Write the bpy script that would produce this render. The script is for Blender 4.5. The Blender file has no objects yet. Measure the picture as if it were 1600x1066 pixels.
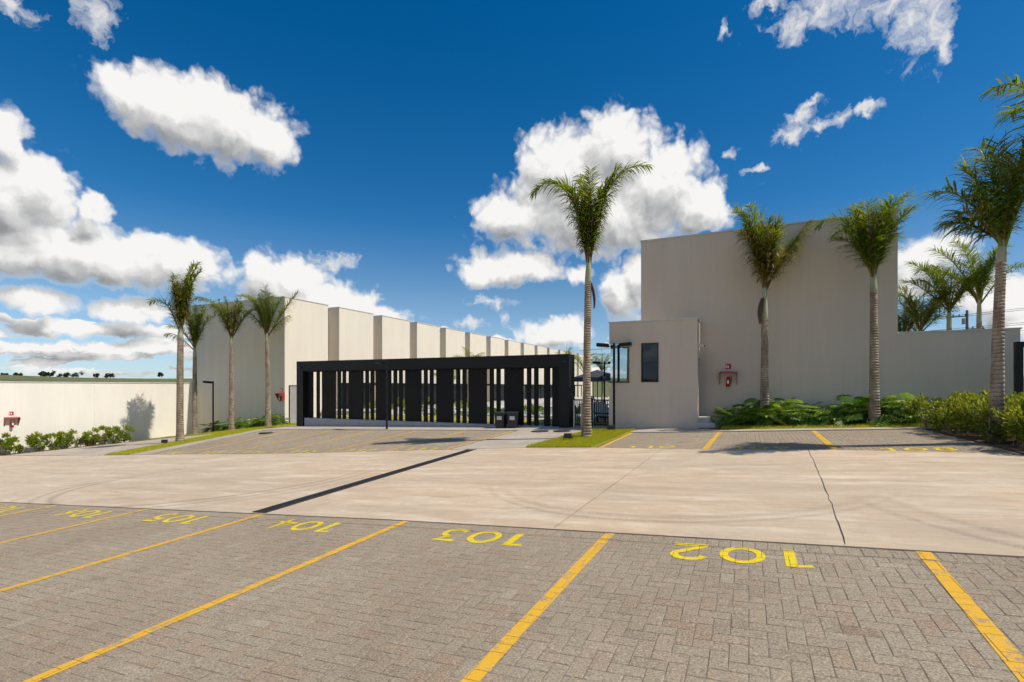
import bpy, math, random, bisect
import numpy as np
from mathutils import Vector, Matrix

# ------------------------------------------------------------------ camera, sky, sun, exposure
SC = bpy.context.scene
COL = SC.collection
TH = math.radians(24.8)                 # camera heading, turned left of the lot's depth axis Y
CT, ST = math.cos(TH), math.sin(TH)
cam_d = bpy.data.cameras.new('camera')
cam = bpy.data.objects.new('camera', cam_d); COL.objects.link(cam)
cam.location = (0, 0, 0)                # eye level is z = 0; the ground lies about 1.6 m below
cam.rotation_euler = (math.pi/2, 0, TH)
cam_d.sensor_width = 36; cam_d.lens = 18.0
cam_d.shift_y = 71/1600
cam_d.clip_start = 0.05; cam_d.clip_end = 12000
SC.camera = cam

SUN_EL = math.radians(54)
SUN_AZ = math.radians(90-5.0)           # clockwise from +Y
SUN_DIR = Vector((math.cos(SUN_EL)*math.sin(SUN_AZ), math.cos(SUN_EL)*math.cos(SUN_AZ), math.sin(SUN_EL)))
sun_d = bpy.data.lights.new('sun', 'SUN'); sun_d.energy = 4.6; sun_d.angle = math.radians(0.53)
sun_d.color = (1.0, 0.93, 0.81)
sun = bpy.data.objects.new('sun', sun_d); COL.objects.link(sun)
sun.rotation_euler = SUN_DIR.to_track_quat('Z', 'Y').to_euler()

SC.view_settings.view_transform = 'Standard'
SC.view_settings.look = 'None'
SC.view_settings.exposure = 0.0
SC.view_settings.gamma = 1.0
SC.view_settings.use_curve_mapping = False
SC.cycles.use_denoising = True
SC.cycles.max_bounces = 6; SC.cycles.diffuse_bounces = 3
SC.cycles.use_adaptive_sampling = True; SC.cycles.adaptive_threshold = .03; SC.cycles.adaptive_min_samples = 20
SC.cycles.transparent_max_bounces = 16
SC.cycles.sample_clamp_indirect = 6.0

class G:
    """small node-graph writer"""
    def __init__(s, tree): s.t = tree; s.n = tree.nodes; s.l = tree.links
    def node(s, typ, **kw):
        n = s.n.new(typ)
        for k, v in kw.items(): setattr(n, k, v)
        return n
    def put(s, sock, v):
        if isinstance(v, bpy.types.NodeSocket): s.l.new(v, sock)
        elif v is not None: sock.default_value = v
    def math(s, op, a, b=None, c=None, clamp=False):
        n = s.node('ShaderNodeMath', operation=op, use_clamp=clamp)
        s.put(n.inputs[0], a)
        if b is not None: s.put(n.inputs[1], b)
        if c is not None: s.put(n.inputs[2], c)
        return n.outputs[0]
    def vec(s, op, a, b=None, c=None):
        n = s.node('ShaderNodeVectorMath', operation=op)
        s.put(n.inputs[0], a)
        if op == 'SCALE': s.put(n.inputs['Scale'], b)
        else:
            if b is not None: s.put(n.inputs[1], b)
            if c is not None: s.put(n.inputs[2], c)
        return n.outputs['Value'] if op in ('LENGTH', 'DOT_PRODUCT', 'DISTANCE') else n.outputs[0]
    def noise(s, v, scale, detail=4, rough=.5, dim='3D', dist=0., lac=2.):
        n = s.node('ShaderNodeTexNoise', noise_dimensions=dim)
        s.put(n.inputs['Vector'], v); n.inputs['Scale'].default_value = scale
        n.inputs['Detail'].default_value = detail; n.inputs['Roughness'].default_value = rough
        n.inputs['Distortion'].default_value = dist; n.inputs['Lacunarity'].default_value = lac
        return n.outputs['Fac'], n.outputs['Color']
    def voronoi(s, v, scale, feature='F1', dim='3D', rnd=1.):
        n = s.node('ShaderNodeTexVoronoi', voronoi_dimensions=dim, feature=feature)
        s.put(n.inputs['Vector'], v); n.inputs['Scale'].default_value = scale
        n.inputs['Randomness'].default_value = rnd
        return n
    def ramp(s, f, stops):
        n = s.node('ShaderNodeValToRGB'); e = n.color_ramp.elements
        while len(e) < len(stops): e.new(.5)
        for i, (p, c) in enumerate(stops):
            e[i].position = p; e[i].color = (*c, 1) if len(c) == 3 else c
        s.put(n.inputs[0], f); return n.outputs[0]
    def rng(s, v, a, b, c=0., d=1., smooth=False):
        n = s.node('ShaderNodeMapRange'); n.clamp = True
        if smooth: n.interpolation_type = 'SMOOTHSTEP'
        s.put(n.inputs[0], v); s.put(n.inputs[1], a); s.put(n.inputs[2], b); s.put(n.inputs[3], c); s.put(n.inputs[4], d)
        return n.outputs[0]
    def mix(s, f, a, b, mode='MIX'):
        n = s.node('ShaderNodeMix', data_type='RGBA', blend_type=mode)
        def c(v): return (*v, 1) if isinstance(v, (tuple, list)) and len(v) == 3 else v
        s.put(n.inputs[0], f); s.put(n.inputs[6], c(a)); s.put(n.inputs[7], c(b))
        return n.outputs[2]
    def sep(s, v):
        n = s.node('ShaderNodeSeparateXYZ'); s.put(n.inputs[0], v); return n.outputs
    def comb(s, x, y, z):
        n = s.node('ShaderNodeCombineXYZ'); s.put(n.inputs[0], x); s.put(n.inputs[1], y); s.put(n.inputs[2], z); return n.outputs[0]

# ---- the clouds of the sky: (direction as photo column, row; half sizes) turned into azimuth / elevation
def azel(px, py):
    t = (px-800)/800; k = (604-py)/800
    a = math.atan(t)
    return a - TH, math.atan(k*math.cos(a))
CLOUDS = [
 # towering cumulus behind the central palm
 (935,338,175,62),(962,235,62,72),(880,262,72,66),(1030,292,86,72),(1088,322,56,48),(800,338,66,36),(905,300,110,70),
 # small ones under it
 (800,418,84,26),(748,428,36,20),(905,432,26,16),(868,522,62,26),(975,455,34,46),(1000,430,24,34),
 # single cloud upper left
 (262,168,100,58),(350,192,108,66),(412,214,52,46),(196,140,44,28),
 # left bank
 (18,312,104,86),(-8,205,52,44),(60,285,62,52),(120,388,180,46),(270,412,104,42),(150,330,34,30),(10,385,110,48),(150,400,140,44),
 # over the row building
 (448,445,66,52),(515,475,84,34),(596,496,56,20),(410,425,26,28),
 # behind the right palms
 (1455,405,80,40),(1562,470,72,46),(1420,446,40,36),(1592,512,44,20),(1500,378,46,14),
 # low left heaps
 (62,470,60,24),(205,486,70,24),(20,462,44,18),(110,515,150,15),(262,520,80,13),(30,540,120,10),(190,548,130,8),
]
WISPS = [   # thin torn scraps of cloud
 (150,20,32,40),(20,14,40,24),(1305,4,96,36),(1440,34,46,62),(1240,44,30,28),(1196,2,26,13),(1474,60,24,40),(1400,10,60,24),
 (1241,206,28,20),(1256,180,18,14),(1310,185,26,13),(1356,170,22,10),(1141,243,15,12),(1186,264,20,6),(1264,164,18,9),(1285,196,18,9),(1128,52,10,16),
 (767,472,34,9),(735,504,24,6),(520,411,42,16),(790,497,12,12),
]
def wisp_group():
    t = bpy.data.node_groups.new('cloud_wisps', 'ShaderNodeTree')
    t.interface.new_socket('P', in_out='INPUT', socket_type='NodeSocketVector')
    t.interface.new_socket('Density', in_out='OUTPUT', socket_type='NodeSocketFloat')
    g = G(t); gi = g.node('NodeGroupInput'); go = g.node('NodeGroupOutput'); P2 = gi.outputs[0]
    dmin = None
    for (px, py, rx, ry) in WISPS:
        a, e = azel(px, py); a1, _ = azel(px+rx, py); a0, _ = azel(px-rx, py); _, e1 = azel(px, py-ry); _, e0 = azel(px, py+ry)
        ra = (a1-a0)/2*1.25; re = (e1-e0)/2*1.25
        d = g.vec('LENGTH', g.vec('MULTIPLY_ADD', P2, (1/ra, 1/re, 0), (-a/ra, -e/re, 0)))
        dmin = d if dmin is None else g.math('SMOOTH_MIN', dmin, d, .3)
    f, _ = g.noise(P2, 40., 6, .60, '2D')
    g.l.new(g.math('ADD', g.math('SUBTRACT', 1., dmin), g.math('MULTIPLY', g.math('SUBTRACT', f, .52), 1.9)), go.inputs[0])
    return t
def blob_group():
    """distance field of the heaps: < 1 inside a cloud"""
    t = bpy.data.node_groups.new('cloud_heaps', 'ShaderNodeTree')
    t.interface.new_socket('P', in_out='INPUT', socket_type='NodeSocketVector')
    t.interface.new_socket('Density', in_out='OUTPUT', socket_type='NodeSocketFloat')
    g = G(t); gi = g.node('NodeGroupInput'); go = g.node('NodeGroupOutput')
    P2 = gi.outputs[0]
    dmin = None
    for (px, py, rx, ry) in CLOUDS:
        a, e = azel(px, py); a1, _ = azel(px+rx, py); a0, _ = azel(px-rx, py); _, e1 = azel(px, py-ry); _, e0 = azel(px, py+ry)
        ra = (a1-a0)/2*1.10; re = (e1-e0)/2*1.10
        v = g.vec('MULTIPLY_ADD', P2, (1/ra, 1/re, 0), (-a/ra, -e/re, 0))
        d = g.vec('LENGTH', v)
        dmin = d if dmin is None else g.math('SMOOTH_MIN', dmin, d, .30)
    # everywhere else the same kind of sky: scattered heaps, and flat rows low over the horizon
    s = g.sep(P2)
    cov, _ = g.noise(g.vec('MULTIPLY', P2, (2.6, 4.5, 0)), 1.0, 2, .5, '2D')
    away = g.rng(g.math('ABSOLUTE', g.math('ADD', s[0], TH)), .85, 1.1)
    dmin = g.math('MINIMUM', dmin, g.math('ADD', g.rng(cov, .48, .70, 1.6, .3), g.rng(away, 0, 1, 1.5, 0)))
    low, _ = g.noise(g.vec('MULTIPLY', P2, (5.0, 40., 0)), 1.0, 4, .55, '2D')
    lowm = g.math('MULTIPLY', g.rng(s[1], .0, .02), g.rng(s[1], .15, .10))
    leftm = g.rng(s[0], -.62, -.95, .0, .12)
    lowd = g.rng(g.math('ADD', low, leftm), .44, .70, 1.7, .45)
    dmin = g.math('MINIMUM', dmin, g.math('ADD', lowd, g.rng(lowm, 0, 1, 1.5, 0)))
    g.l.new(g.math('SUBTRACT', 1.0, dmin), go.inputs[0])
    return t
def puff_group():
    """billows added to the heaps"""
    t = bpy.data.node_groups.new('cloud_billows', 'ShaderNodeTree')
    t.interface.new_socket('P', in_out='INPUT', socket_type='NodeSocketVector')
    t.interface.new_socket('Density', in_out='OUTPUT', socket_type='NodeSocketFloat')
    g = G(t); gi = g.node('NodeGroupInput'); go = g.node('NodeGroupOutput'); P2 = gi.outputs[0]
    f1, _ = g.noise(P2, 17., 8, .60, '2D')
    vo = g.voronoi(P2, 27., 'SMOOTH_F1', '2D'); vo2 = g.voronoi(P2, 70., 'SMOOTH_F1', '2D')
    vo.inputs['Smoothness'].default_value = .25; vo2.inputs['Smoothness'].default_value = .25
    bill = g.math('SUBTRACT', .36, vo.outputs['Distance']); bill2 = g.math('SUBTRACT', .36, vo2.outputs['Distance'])
    den = g.math('MULTIPLY', g.math('SUBTRACT', f1, .5), .80)
    den = g.math('ADD', den, g.math('MULTIPLY', bill, .36))
    den = g.math('ADD', den, g.math('MULTIPLY', bill2, .20))
    g.l.new(den, go.inputs[0])
    return t

world = bpy.data.worlds.new('World'); SC.world = world; world.use_nodes = True
w = G(world.node_tree); w.n.clear()
sky = w.node('ShaderNodeTexSky', sky_type='NISHITA', sun_disc=False, sun_elevation=SUN_EL, sun_rotation=SUN_AZ,
             altitude=600, air_density=1.0, dust_density=.35, ozone_density=3.0)
hs = w.node('ShaderNodeHueSaturation'); hs.inputs['Saturation'].default_value = 1.38; hs.inputs['Value'].default_value = 1.74
w.put(hs.inputs['Color'], sky.outputs[0])
w.put(hs.inputs['Saturation'], w.rng(w.math('ABSOLUTE', w.sep(w.node('ShaderNodeTexCoord').outputs['Generated'])[2]), .0, .30, 1.0, 1.42))
hs.inputs['Hue'].default_value = .499
tc = w.node('ShaderNodeTexCoord')
dirn = w.vec('NORMALIZE', tc.outputs['Generated'])
sx = w.sep(dirn)
azn = w.math('ARCTAN2', sx[0], sx[1]); eln = w.math('ARCSINE', sx[2])
P0 = w.comb(azn, eln, 0.)
BGp, PGp = blob_group(), puff_group()
def field(grp, p):
    n = w.node('ShaderNodeGroup'); n.node_tree = grp; w.put(n.inputs[0], p); return n.outputs[0]
_, wc = w.noise(P0, 7., 3, .5, '2D')
P1 = w.vec('MULTIPLY_ADD', w.vec('SUBTRACT', wc, (.5, .5, .5)), (.040, .026, 0), P0)
_, wc2 = w.noise(P0, 26., 4, .6, '2D')
P2 = w.vec('MULTIPLY_ADD', w.vec('SUBTRACT', wc2, (.5, .5, .5)), (.030, .022, 0), P1)
b0 = field(BGp, P2); bB = field(BGp, w.vec('ADD', P2, (.014, .040, 0)))
n0 = field(PGp, P2); nA = field(PGp, w.vec('ADD', P2, (.007, .011, 0)))
d0 = w.math('ADD', b0, n0)
alpha = w.rng(d0, -.10, .36, 0, 1, True)
dW = field(wisp_group(), w.vec('MULTIPLY_ADD', w.vec('SUBTRACT', wc2, (.5, .5, .5)), (.05, .04, 0), P0))
aW = w.math('POWER', w.rng(dW, .02, .95, 0, .96), 1.15)
alpha = w.math('MULTIPLY', alpha, w.rng(eln, .0, .03))
relief = w.math('SUBTRACT', n0, nA)
grad = w.math('MAXIMUM', w.math('SUBTRACT', bB, b0), -.5)          # > 0 at a heap's base, < 0 at its top
thick = w.rng(b0, .1, .9)
lit = w.math('ADD', .745, w.math('MULTIPLY', grad, -1.0))
lit = w.math('ADD', lit, w.math('MULTIPLY', relief, .70))
lit = w.math('SUBTRACT', lit, w.math('MULTIPLY', thick, .14))
lit = w.math('MAXIMUM', lit, .0)
lit = w.math('ADD', w.math('MULTIPLY', lit, alpha), w.math('MULTIPLY', w.math('SUBTRACT', 1., alpha), w.rng(dW, .2, 1.3, .95, .74)))
alpha = w.math('MAXIMUM', alpha, aW)
ccol = w.ramp(lit, [(0., (.28, .29, .30)), (.3, (.42, .43, .44)), (.6, (.64, .64, .64)), (.85, (.88, .875, .865)), (1., (1., .99, .97))])
ccol = w.vec('SCALE', ccol, 15.5)
skyc = w.mix(w.rng(eln, .0, .16, 1, 0), hs.outputs[0], w.mix(1., hs.outputs[0], (.74, .93, 1.22), 'MULTIPLY'))
mixc = w.mix(alpha, skyc, ccol)
bg = w.node('ShaderNodeBackground'); bg.inputs['Strength'].default_value = .06
w.put(bg.inputs['Color'], mixc)
wo = w.node('ShaderNodeOutputWorld'); w.l.new(bg.outputs[0], wo.inputs[0])
world.cycles.sampling_method = 'NONE'

# ------------------------------------------------------------------ terrain of the lot
XS = [-60, -33, -29, -25, -20, -6, -1, 5, 20]
YS = [-10, 0, 5.16, 11.66, 17.5, 22, 40]
ROWS = []
for _Y in YS:
    r = []
    for i, X in enumerate(XS):
        if _Y <= 5.16: z = -1.417+.0617*max(X, -34)+.0326*(_Y-5.16)
        elif _Y == 11.66: z = -1.308+.0615*max(X, -33.5)
        elif _Y == 17.5: z = [-3.3, -3.3, -2.85, -2.45, -1.93, -1.53, -1.33, -1.03, -.6][i]
        else: z = [-3.2, -3.2, -2.75, -2.25, -1.9, -1.53, -1.33, -1.03, -.6][i]
        r.append(z)
    ROWS.append(r)
def gz(X, Y):
    i = min(max(bisect.bisect(XS, X)-1, 0), len(XS)-2); j = min(max(bisect.bisect(YS, Y)-1, 0), len(YS)-2)
    u = min(max((X-XS[i])/(XS[i+1]-XS[i]), 0), 1); v = min(max((Y-YS[j])/(YS[j+1]-YS[j]), 0), 1)
    return (ROWS[j][i]*(1-u)+ROWS[j][i+1]*u)*(1-v)+(ROWS[j+1][i]*(1-u)+ROWS[j+1][i+1]*u)*v
def proj(X, Y, Z):
    xc = CT*X+ST*Y; D = -ST*X+CT*Y
    return (800+800*xc/D, 604-800*Z/D, D)
def near_edge(X): return 5.16 if X > -4 else 5.16-.036*(-4-X)
FE = [(-40, 11.9), (-23.2, 11.6), (-12, 11.7), (-7.6, 12.1), (-5.36, 12.38), (-3.5, 12.27), (-1, 11.74), (1.5, 11.44), (3.4, 11.0), (3.95, 10.55), (4.6, 9.9), (7, 9.0), (16, 7.6)]
def far_edge(X):
    i = min(max(bisect.bisect([p[0] for p in FE], X)-1, 0), len(FE)-2)
    (x0, y0), (x1, y1) = FE[i], FE[i+1]
    return y0+(y1-y0)*(X-x0)/(x1-x0)

# ------------------------------------------------------------------ materials
MATS = {}
def new_mat(name):
    m = bpy.data.materials.new(name); m.use_nodes = True
    g = G(m.node_tree); b = m.node_tree.nodes['Principled BSDF']
    MATS[name] = m
    return m, g, b
def pos(g): return g.node('ShaderNodeNewGeometry').outputs['Position']
def bump(g, b, h, strength, dist):
    n = g.node('ShaderNodeBump'); n.inputs['Strength'].default_value = strength; n.inputs['Distance'].default_value = dist
    g.put(n.inputs['Height'], h); g.l.new(n.outputs[0], b.inputs['Normal'])
def plain(name, col, rough=.5, metal=0., var=.12, scale=6., bumps=None, spec=None):
    m, g, b = new_mat(name)
    p = pos(g)
    f, _ = g.noise(p, scale, 5, .6)
    g.put(b.inputs['Base Color'], g.mix(g.rng(f, .3, .7), [c*(1-var) for c in col], [min(1, c*(1+var)) for c in col]))
    g.put(b.inputs['Roughness'], g.rng(f, .3, .7, rough*.88, min(1, rough*1.1))); b.inputs['Metallic'].default_value = metal
    if spec is not None: b.inputs['Specular IOR Level'].default_value = spec
    if bumps: h, _ = g.noise(p, bumps[0], 4, .6); bump(g, b, h, bumps[1], bumps[2])
    return m

def stucco(name, col):
    m, g, b = new_mat(name); p = pos(g)
    f, _ = g.noise(g.vec('MULTIPLY', p, (1, 1, .18)), 1.6, 6, .6)
    f2, _ = g.noise(p, .35, 3, .5)
    f3, _ = g.noise(g.vec('MULTIPLY', p, (6, 6, .35)), 1., 4, .6)
    c = g.mix(g.rng(f, .35, .72), [x*1.02 for x in col], [x*.95 for x in col])
    c = g.mix(g.math('MULTIPLY', g.rng(f2, .45, .7), .4), c, [col[0]*.95, col[1]*.93, col[2]*.9])
    c = g.mix(g.math('MULTIPLY', g.rng(f3, .52, .8), .5), c, [x*.86 for x in col])
    g.put(b.inputs['Base Color'], c); b.inputs['Roughness'].default_value = .9
    b.inputs['Specular IOR Level'].default_value = .2
    h, _ = g.noise(p, 90., 4, .7); h2, _ = g.noise(p, 2.2, 3, .5)
    bump(g, b, g.math('ADD', h, g.math('MULTIPLY', h2, 3.)), .22, .006)
    return m
stucco('stucco', (.68, .565, .455))
stucco('stucco_white', (.82, .77, .69))
stucco('stucco_wall', (.73, .655, .54))
plain('coping', (.62, .60, .56), .6)
plain('plinth_grey', (.36, .36, .36), .75, 0, .12, 3, (40, .2, .004))
plain('black_metal', (.011, .0105, .0105), .5, .0, .15, 4, None, .3)
plain('black_panel', (.008, .0075, .0075), .6, .0, .25, 1.5, (30, .1, .002), .25)
plain('black_plastic', (.02, .02, .021), .5, 0, .2, 8)
plain('grey_glass_frame', (.02, .02, .022), .4)
plain('steel', (.55, .55, .54), .3, .9, .05)
plain('red_paint', (.42, .012, .012), .42, 0, .12)
plain('red_gloss', (.50, .012, .010), .28, 0, .08)
plain('white_paint', (.78, .77, .74), .55, 0, .05)
plain('label_white', (.62, .63, .62), .6, 0, .06)
plain('sign_white', (.8, .8, .8), .5, 0, .03)
plain('grey_door', (.34, .33, .31), .6, 0, .08)
plain('pale_stone', (.60, .57, .52), .8, 0, .08, 3)
plain('soil', (.12, .06, .035), .95, 0, .4, 14, (30, .6, .02))
plain('deck_tile', (.46, .43, .38), .8, 0, .1, 2)
plain('asphalt_joint', (.05, .045, .04), .95, 0, .3, 20)
plain('iron', (.05, .045, .045), .7, .3, .3, 20, (60, .5, .003))
plain('wood_pole', (.17, .14, .12), .85, 0, .2, 10)
plain('insulator', (.06, .05, .05), .4, 0, .1)
plain('canvas_dark', (.03, .035, .045), .85, 0, .2)
plain('wicker', (.07, .045, .03), .7, 0, .2)
plain('cushion', (.6, .58, .54), .9, 0, .05)
plain('brown_sheath', (.10, .045, .02), .7, 0, .35, 12, (20, .4, .01))
plain('petiole', (.20, .26, .07), .55, 0, .2, 5)
plain('dead_stem', (.22, .15, .08), .8, 0, .25, 6)

def paver_mat():
    m, g, b = new_mat('paver'); p = pos(g)
    at = g.node('ShaderNodeAttribute', attribute_name='tint')
    t = at.outputs['Fac']
    c = g.ramp(t, [(0., (.310, .262, .200)), (.25, (.335, .283, .215)), (.5, (.352, .302, .232)), (.72, (.358, .290, .218)), (.86, (.345, .258, .190)), (1., (.395, .345, .27))])
    f1, _ = g.noise(p, 78., 4, .8); f2, _ = g.noise(p, 260., 2, .6); big, _ = g.noise(p, .55, 5, .6)
    mid, _ = g.noise(p, 6., 4, .6)
    ed = g.node('ShaderNodeAttribute', attribute_name='edge').outputs['Fac']
    en, _ = g.noise(p, 38., 4, .7)
    rag = g.rng(g.math('ADD', ed, g.math('MULTIPLY', g.math('SUBTRACT', en, .5), 2.6)), .55, 1.15, 0, .62)
    c = g.mix(rag, c, g.mix(g.rng(en, .42, .6), (.10, .08, .06), (.42, .36, .28)))
    c = g.mix(g.rng(f1, .38, .49, 1., 0), c, g.mix(.6, c, (.075, .06, .046)))
    c = g.mix(g.math('MULTIPLY', g.rng(f1, .53, .63), .6), c, (.64, .57, .46))
    oi, _ = g.noise(g.vec('ADD', p, (3, 8, 0)), 1.7, 3, .5); c = g.mix(g.rng(oi, .68, .76, 0, .5), c, g.mix(1., c, (.42, .40, .38), 'MULTIPLY'))
    c = g.mix(g.math('MULTIPLY', g.rng(f2, .62, .74), .45), c, (.10, .085, .07))
    c = g.mix(g.math('MULTIPLY', g.rng(big, .38, .66), .42), c, g.mix(1., c, (.70, .62, .58), 'MULTIPLY'))
    c = g.mix(g.math('MULTIPLY', g.rng(mid, .5, .75), .25), c, (.33, .30, .26))
    c = g.mix(1., c, (1.02, .985, .93), 'MULTIPLY')
    g.put(b.inputs['Base Color'], c); b.inputs['Roughness'].default_value = .93
    b.inputs['Specular IOR Level'].default_value = .25
    bump(g, b, g.math('ADD', f1, g.math('MULTIPLY', f2, .5)), .75, .006)
paver_mat()
def joint_mat():
    m, g, b = new_mat('joint_sand'); p = pos(g)
    f, _ = g.noise(p, 5., 5, .65); f2, _ = g.noise(p, 160., 2, .6)
    c = g.ramp(f, [(.3, (.11, .085, .062)), (.5, (.20, .16, .12)), (.66, (.38, .32, .245))])
    c = g.mix(g.rng(f2, .4, .6), c, g.mix(.5, c, (.06, .05, .04)))
    g.put(b.inputs['Base Color'], c); b.inputs['Roughness'].default_value = 1.
joint_mat()
def paint_mat(name, col, wear):
    m, g, b = new_mat(name); p = pos(g)
    f, _ = g.noise(p, 9., 6, .7); f1, _ = g.noise(p, 150., 3, .75)
    c = g.mix(g.rng(f, .3, .7), [x*.9 for x in col], [min(1, x*1.06) for x in col])
    c = g.mix(g.math('MULTIPLY', g.rng(f1, .36, .46, 1, 0), .7), c, (col[0]*.5, col[1]*.42, col[2]*.5))
    wv = g.math('ADD', f, g.math('MULTIPLY', g.math('SUBTRACT', f1, .5), .5))
    c = g.mix(g.rng(wv, wear, wear+.06, 0, .85), c, (.28, .24, .19))
    g.put(b.inputs['Base Color'], c); b.inputs['Roughness'].default_value = .7
    bump(g, b, f1, .5, .004)
paint_mat('paint_line', (.78, .435, .025), .565)
paint_mat('paint_number', (.80, .60, .010), .66)

def concrete_mat():
    m, g, b = new_mat('concrete'); p = pos(g)
    s = g.sep(p)
    st, _ = g.noise(g.vec('MULTIPLY', p, (.35, 1.7, 0)), 1.0, 7, .62)
    st2, _ = g.noise(g.vec('ADD', g.vec('MULTIPLY', p, (.6, 2.6, 0)), (31, 7, 0)), 1.0, 6, .6)
    st3, _ = g.noise(g.vec('ADD', p, (11, 3, 0)), .33, 5, .6)
    sp, _ = g.noise(p, 45., 5, .7); sc, _ = g.noise(g.vec('MULTIPLY', p, (2.5, 14, 0)), 1., 5, .65)
    c = g.ramp(st, [(.28, (.54, .385, .25)), (.42, (.63, .485, .345)), (.55, (.69, .555, .405)), (.72, (.75, .645, .49))])
    c = g.mix(g.rng(st2, .47, .68, 0, .6), c, (.49, .325, .195))
    c = g.mix(g.rng(st3, .46, .64, 0, .6), c, (.54, .475, .375))
    c = g.mix(g.rng(s[0], -7, -13, 0, .45), c, (.57, .51, .415))
    c = g.mix(g.rng(sc, .54, .74, 0, .45), c, (.28, .235, .185))
    gr, _ = g.noise(p, 5., 7, .7); c = g.mix(g.rng(gr, .40, .66, 0, .42), c, (.50, .375, .255))
    gr2, _ = g.noise(g.vec('ADD', p, (5, 9, 0)), 2.2, 7, .72); c = g.mix(g.rng(gr2, .50, .70, 0, .5), c, (.76, .675, .55))
    ru, _ = g.noise(g.vec('ADD', p, (15, 29, 0)), .9, 7, .7); c = g.mix(g.rng(ru, .56, .72, 0, .38), c, (.52, .32, .19))
    c = g.mix(g.rng(sp, .3, .7, 0, .30), c, (.44, .345, .25))
    bs, _ = g.noise(g.vec('MULTIPLY', p, (.16, .5, 0)), 1., 6, .62); c = g.mix(g.rng(bs, .44, .64, 0, .62), c, (.43, .345, .255))
    bt, _ = g.noise(g.vec('ADD', g.vec('MULTIPLY', p, (.9, 5., 0)), (7, 3, 0)), 1., 6, .66); c = g.mix(g.rng(bt, .52, .70, 0, .5), c, (.36, .285, .21))
    bw, _ = g.noise(g.vec('ADD', g.vec('MULTIPLY', p, (.5, 2.2, 0)), (2, 13, 0)), 1., 6, .66); c = g.mix(g.rng(bw, .52, .70, 0, .5), c, (.78, .70, .58))
    # tyre marks: arcs scuffed round two turning centres
    for (cx, cy, R0, wd, amt, ya, yb) in ((-1.1, 8.6, 2.75, .11, .5, 0, 7.7), (-1.1, 8.6, 2.95, .07, .45, 0, 7.9), (4.9, 7.9, 3.55, .10, .5, 0, 7.6), (4.9, 7.9, 3.85, .08, .5, 0, 7.6),
                                  (-10.6, 7.9, 3.1, .11, .55, 0, 9.6), (-10.6, 7.9, 3.4, .09, .5, 0, 9.6), (-10.6, 7.9, 3.75, .14, .22, 0, 9.6)):
        r = g.vec('LENGTH', g.vec('SUBTRACT', g.comb(s[0], s[1], 0), (cx, cy, 0)))
        mk = g.rng(g.math('ABSOLUTE', g.math('SUBTRACT', r, R0)), wd, 0, 0, amt)
        mk = g.math('MULTIPLY', mk, g.rng(s[1], yb, yb-2.2)); mk = g.math('MULTIPLY', mk, g.rng(sp, .25, .6))
        mk = g.math('MULTIPLY', mk, g.rng(s[0], cx-.4 if cx > 0 else cx+9, cx-1.4 if cx > 0 else cx+8) if cx > 0 else 1.)
        c = g.mix(mk, c, (.14, .12, .105))
    c = g.mix(1., c, (.98, .95, .915), 'MULTIPLY')
    g.put(b.inputs['Base Color'], c); b.inputs['Roughness'].default_value = .82
    b.inputs['Specular IOR Level'].default_value = .3
    bump(g, b, g.math('ADD', sp, g.math('MULTIPLY', st, 2.)), .18, .008)
concrete_mat()
def walk_mat():
    m, g, b = new_mat('walk_concrete'); p = pos(g)
    f, _ = g.noise(p, 1.1, 6, .62); sp, _ = g.noise(p, 50., 4, .7)
    c = g.ramp(f, [(.3, (.38, .29, .21)), (.5, (.44, .37, .295)), (.7, (.48, .43, .36))])
    c = g.mix(g.rng(sp, .3, .7, 0, .25), c, (.36, .31, .26))
    g.put(b.inputs['Base Color'], c); b.inputs['Roughness'].default_value = .85
walk_mat()
def ground_mat():
    m, g, b = new_mat('field'); p = pos(g)
    f, _ = g.noise(p, .006, 6, .6); f2, _ = g.noise(p, .4, 4, .6)
    v = g.voronoi(p, .004); cc = v.outputs['Color']
    sp = g.sep(cc)
    c = g.ramp(f, [(.3, (.075, .095, .022)), (.5, (.12, .135, .035)), (.68, (.17, .15, .06))])
    c = g.mix(g.math('MULTIPLY', sp[0], .4), c, (.055, .085, .02))
    c = g.mix(g.rng(f2, .4, .7, 0, .3), c, (.16, .12, .06))
    g.put(b.inputs['Base Color'], c); b.inputs['Roughness'].default_value = 1.
ground_mat()
def leaf_mat(name, stops, transl=.35, rough=.45):
    m, g, b = new_mat(name)
    at = g.node('ShaderNodeAttribute', attribute_name='tint')
    c = g.ramp(at.outputs['Fac'], stops)
    f, _ = g.noise(pos(g), 18., 3, .6)
    c = g.mix(g.rng(f, .3, .7, 0, .3), c, g.mix(1., c, (.6, .7, .5), 'MULTIPLY'))
    g.put(b.inputs['Base Color'], c); b.inputs['Roughness'].default_value = rough
    b.inputs['Specular IOR Level'].default_value = .4
    tr = g.node('ShaderNodeBsdfTranslucent'); g.put(tr.inputs[0], g.mix(1., c, (1.25, 1.35, .7), 'MULTIPLY'))
    mx = g.node('ShaderNodeMixShader'); mx.inputs[0].default_value = transl
    out = m.node_tree.nodes['Material Output']
    g.l.new(b.outputs[0], mx.inputs[1]); g.l.new(tr.outputs[0], mx.inputs[2]); g.l.new(mx.outputs[0], out.inputs[0])
leaf_mat('palm_leaf', [(0, (.055, .10, .014)), (.35, (.115, .175, .020)), (.65, (.23, .275, .030)), (.82, (.36, .35, .055)), (.9, (.28, .17, .06)), (1, (.20, .11, .055))], .45, .36)
leaf_mat('philodendron_leaf', [(0, (.045, .11, .018)), (.5, (.13, .24, .028)), (1, (.38, .46, .06))], .4, .5)
leaf_mat('hedge_leaf', [(0, (.07, .11, .014)), (.5, (.20, .23, .022)), (.8, (.42, .40, .03)), (1, (.58, .52, .09))], .4, .4)
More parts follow.
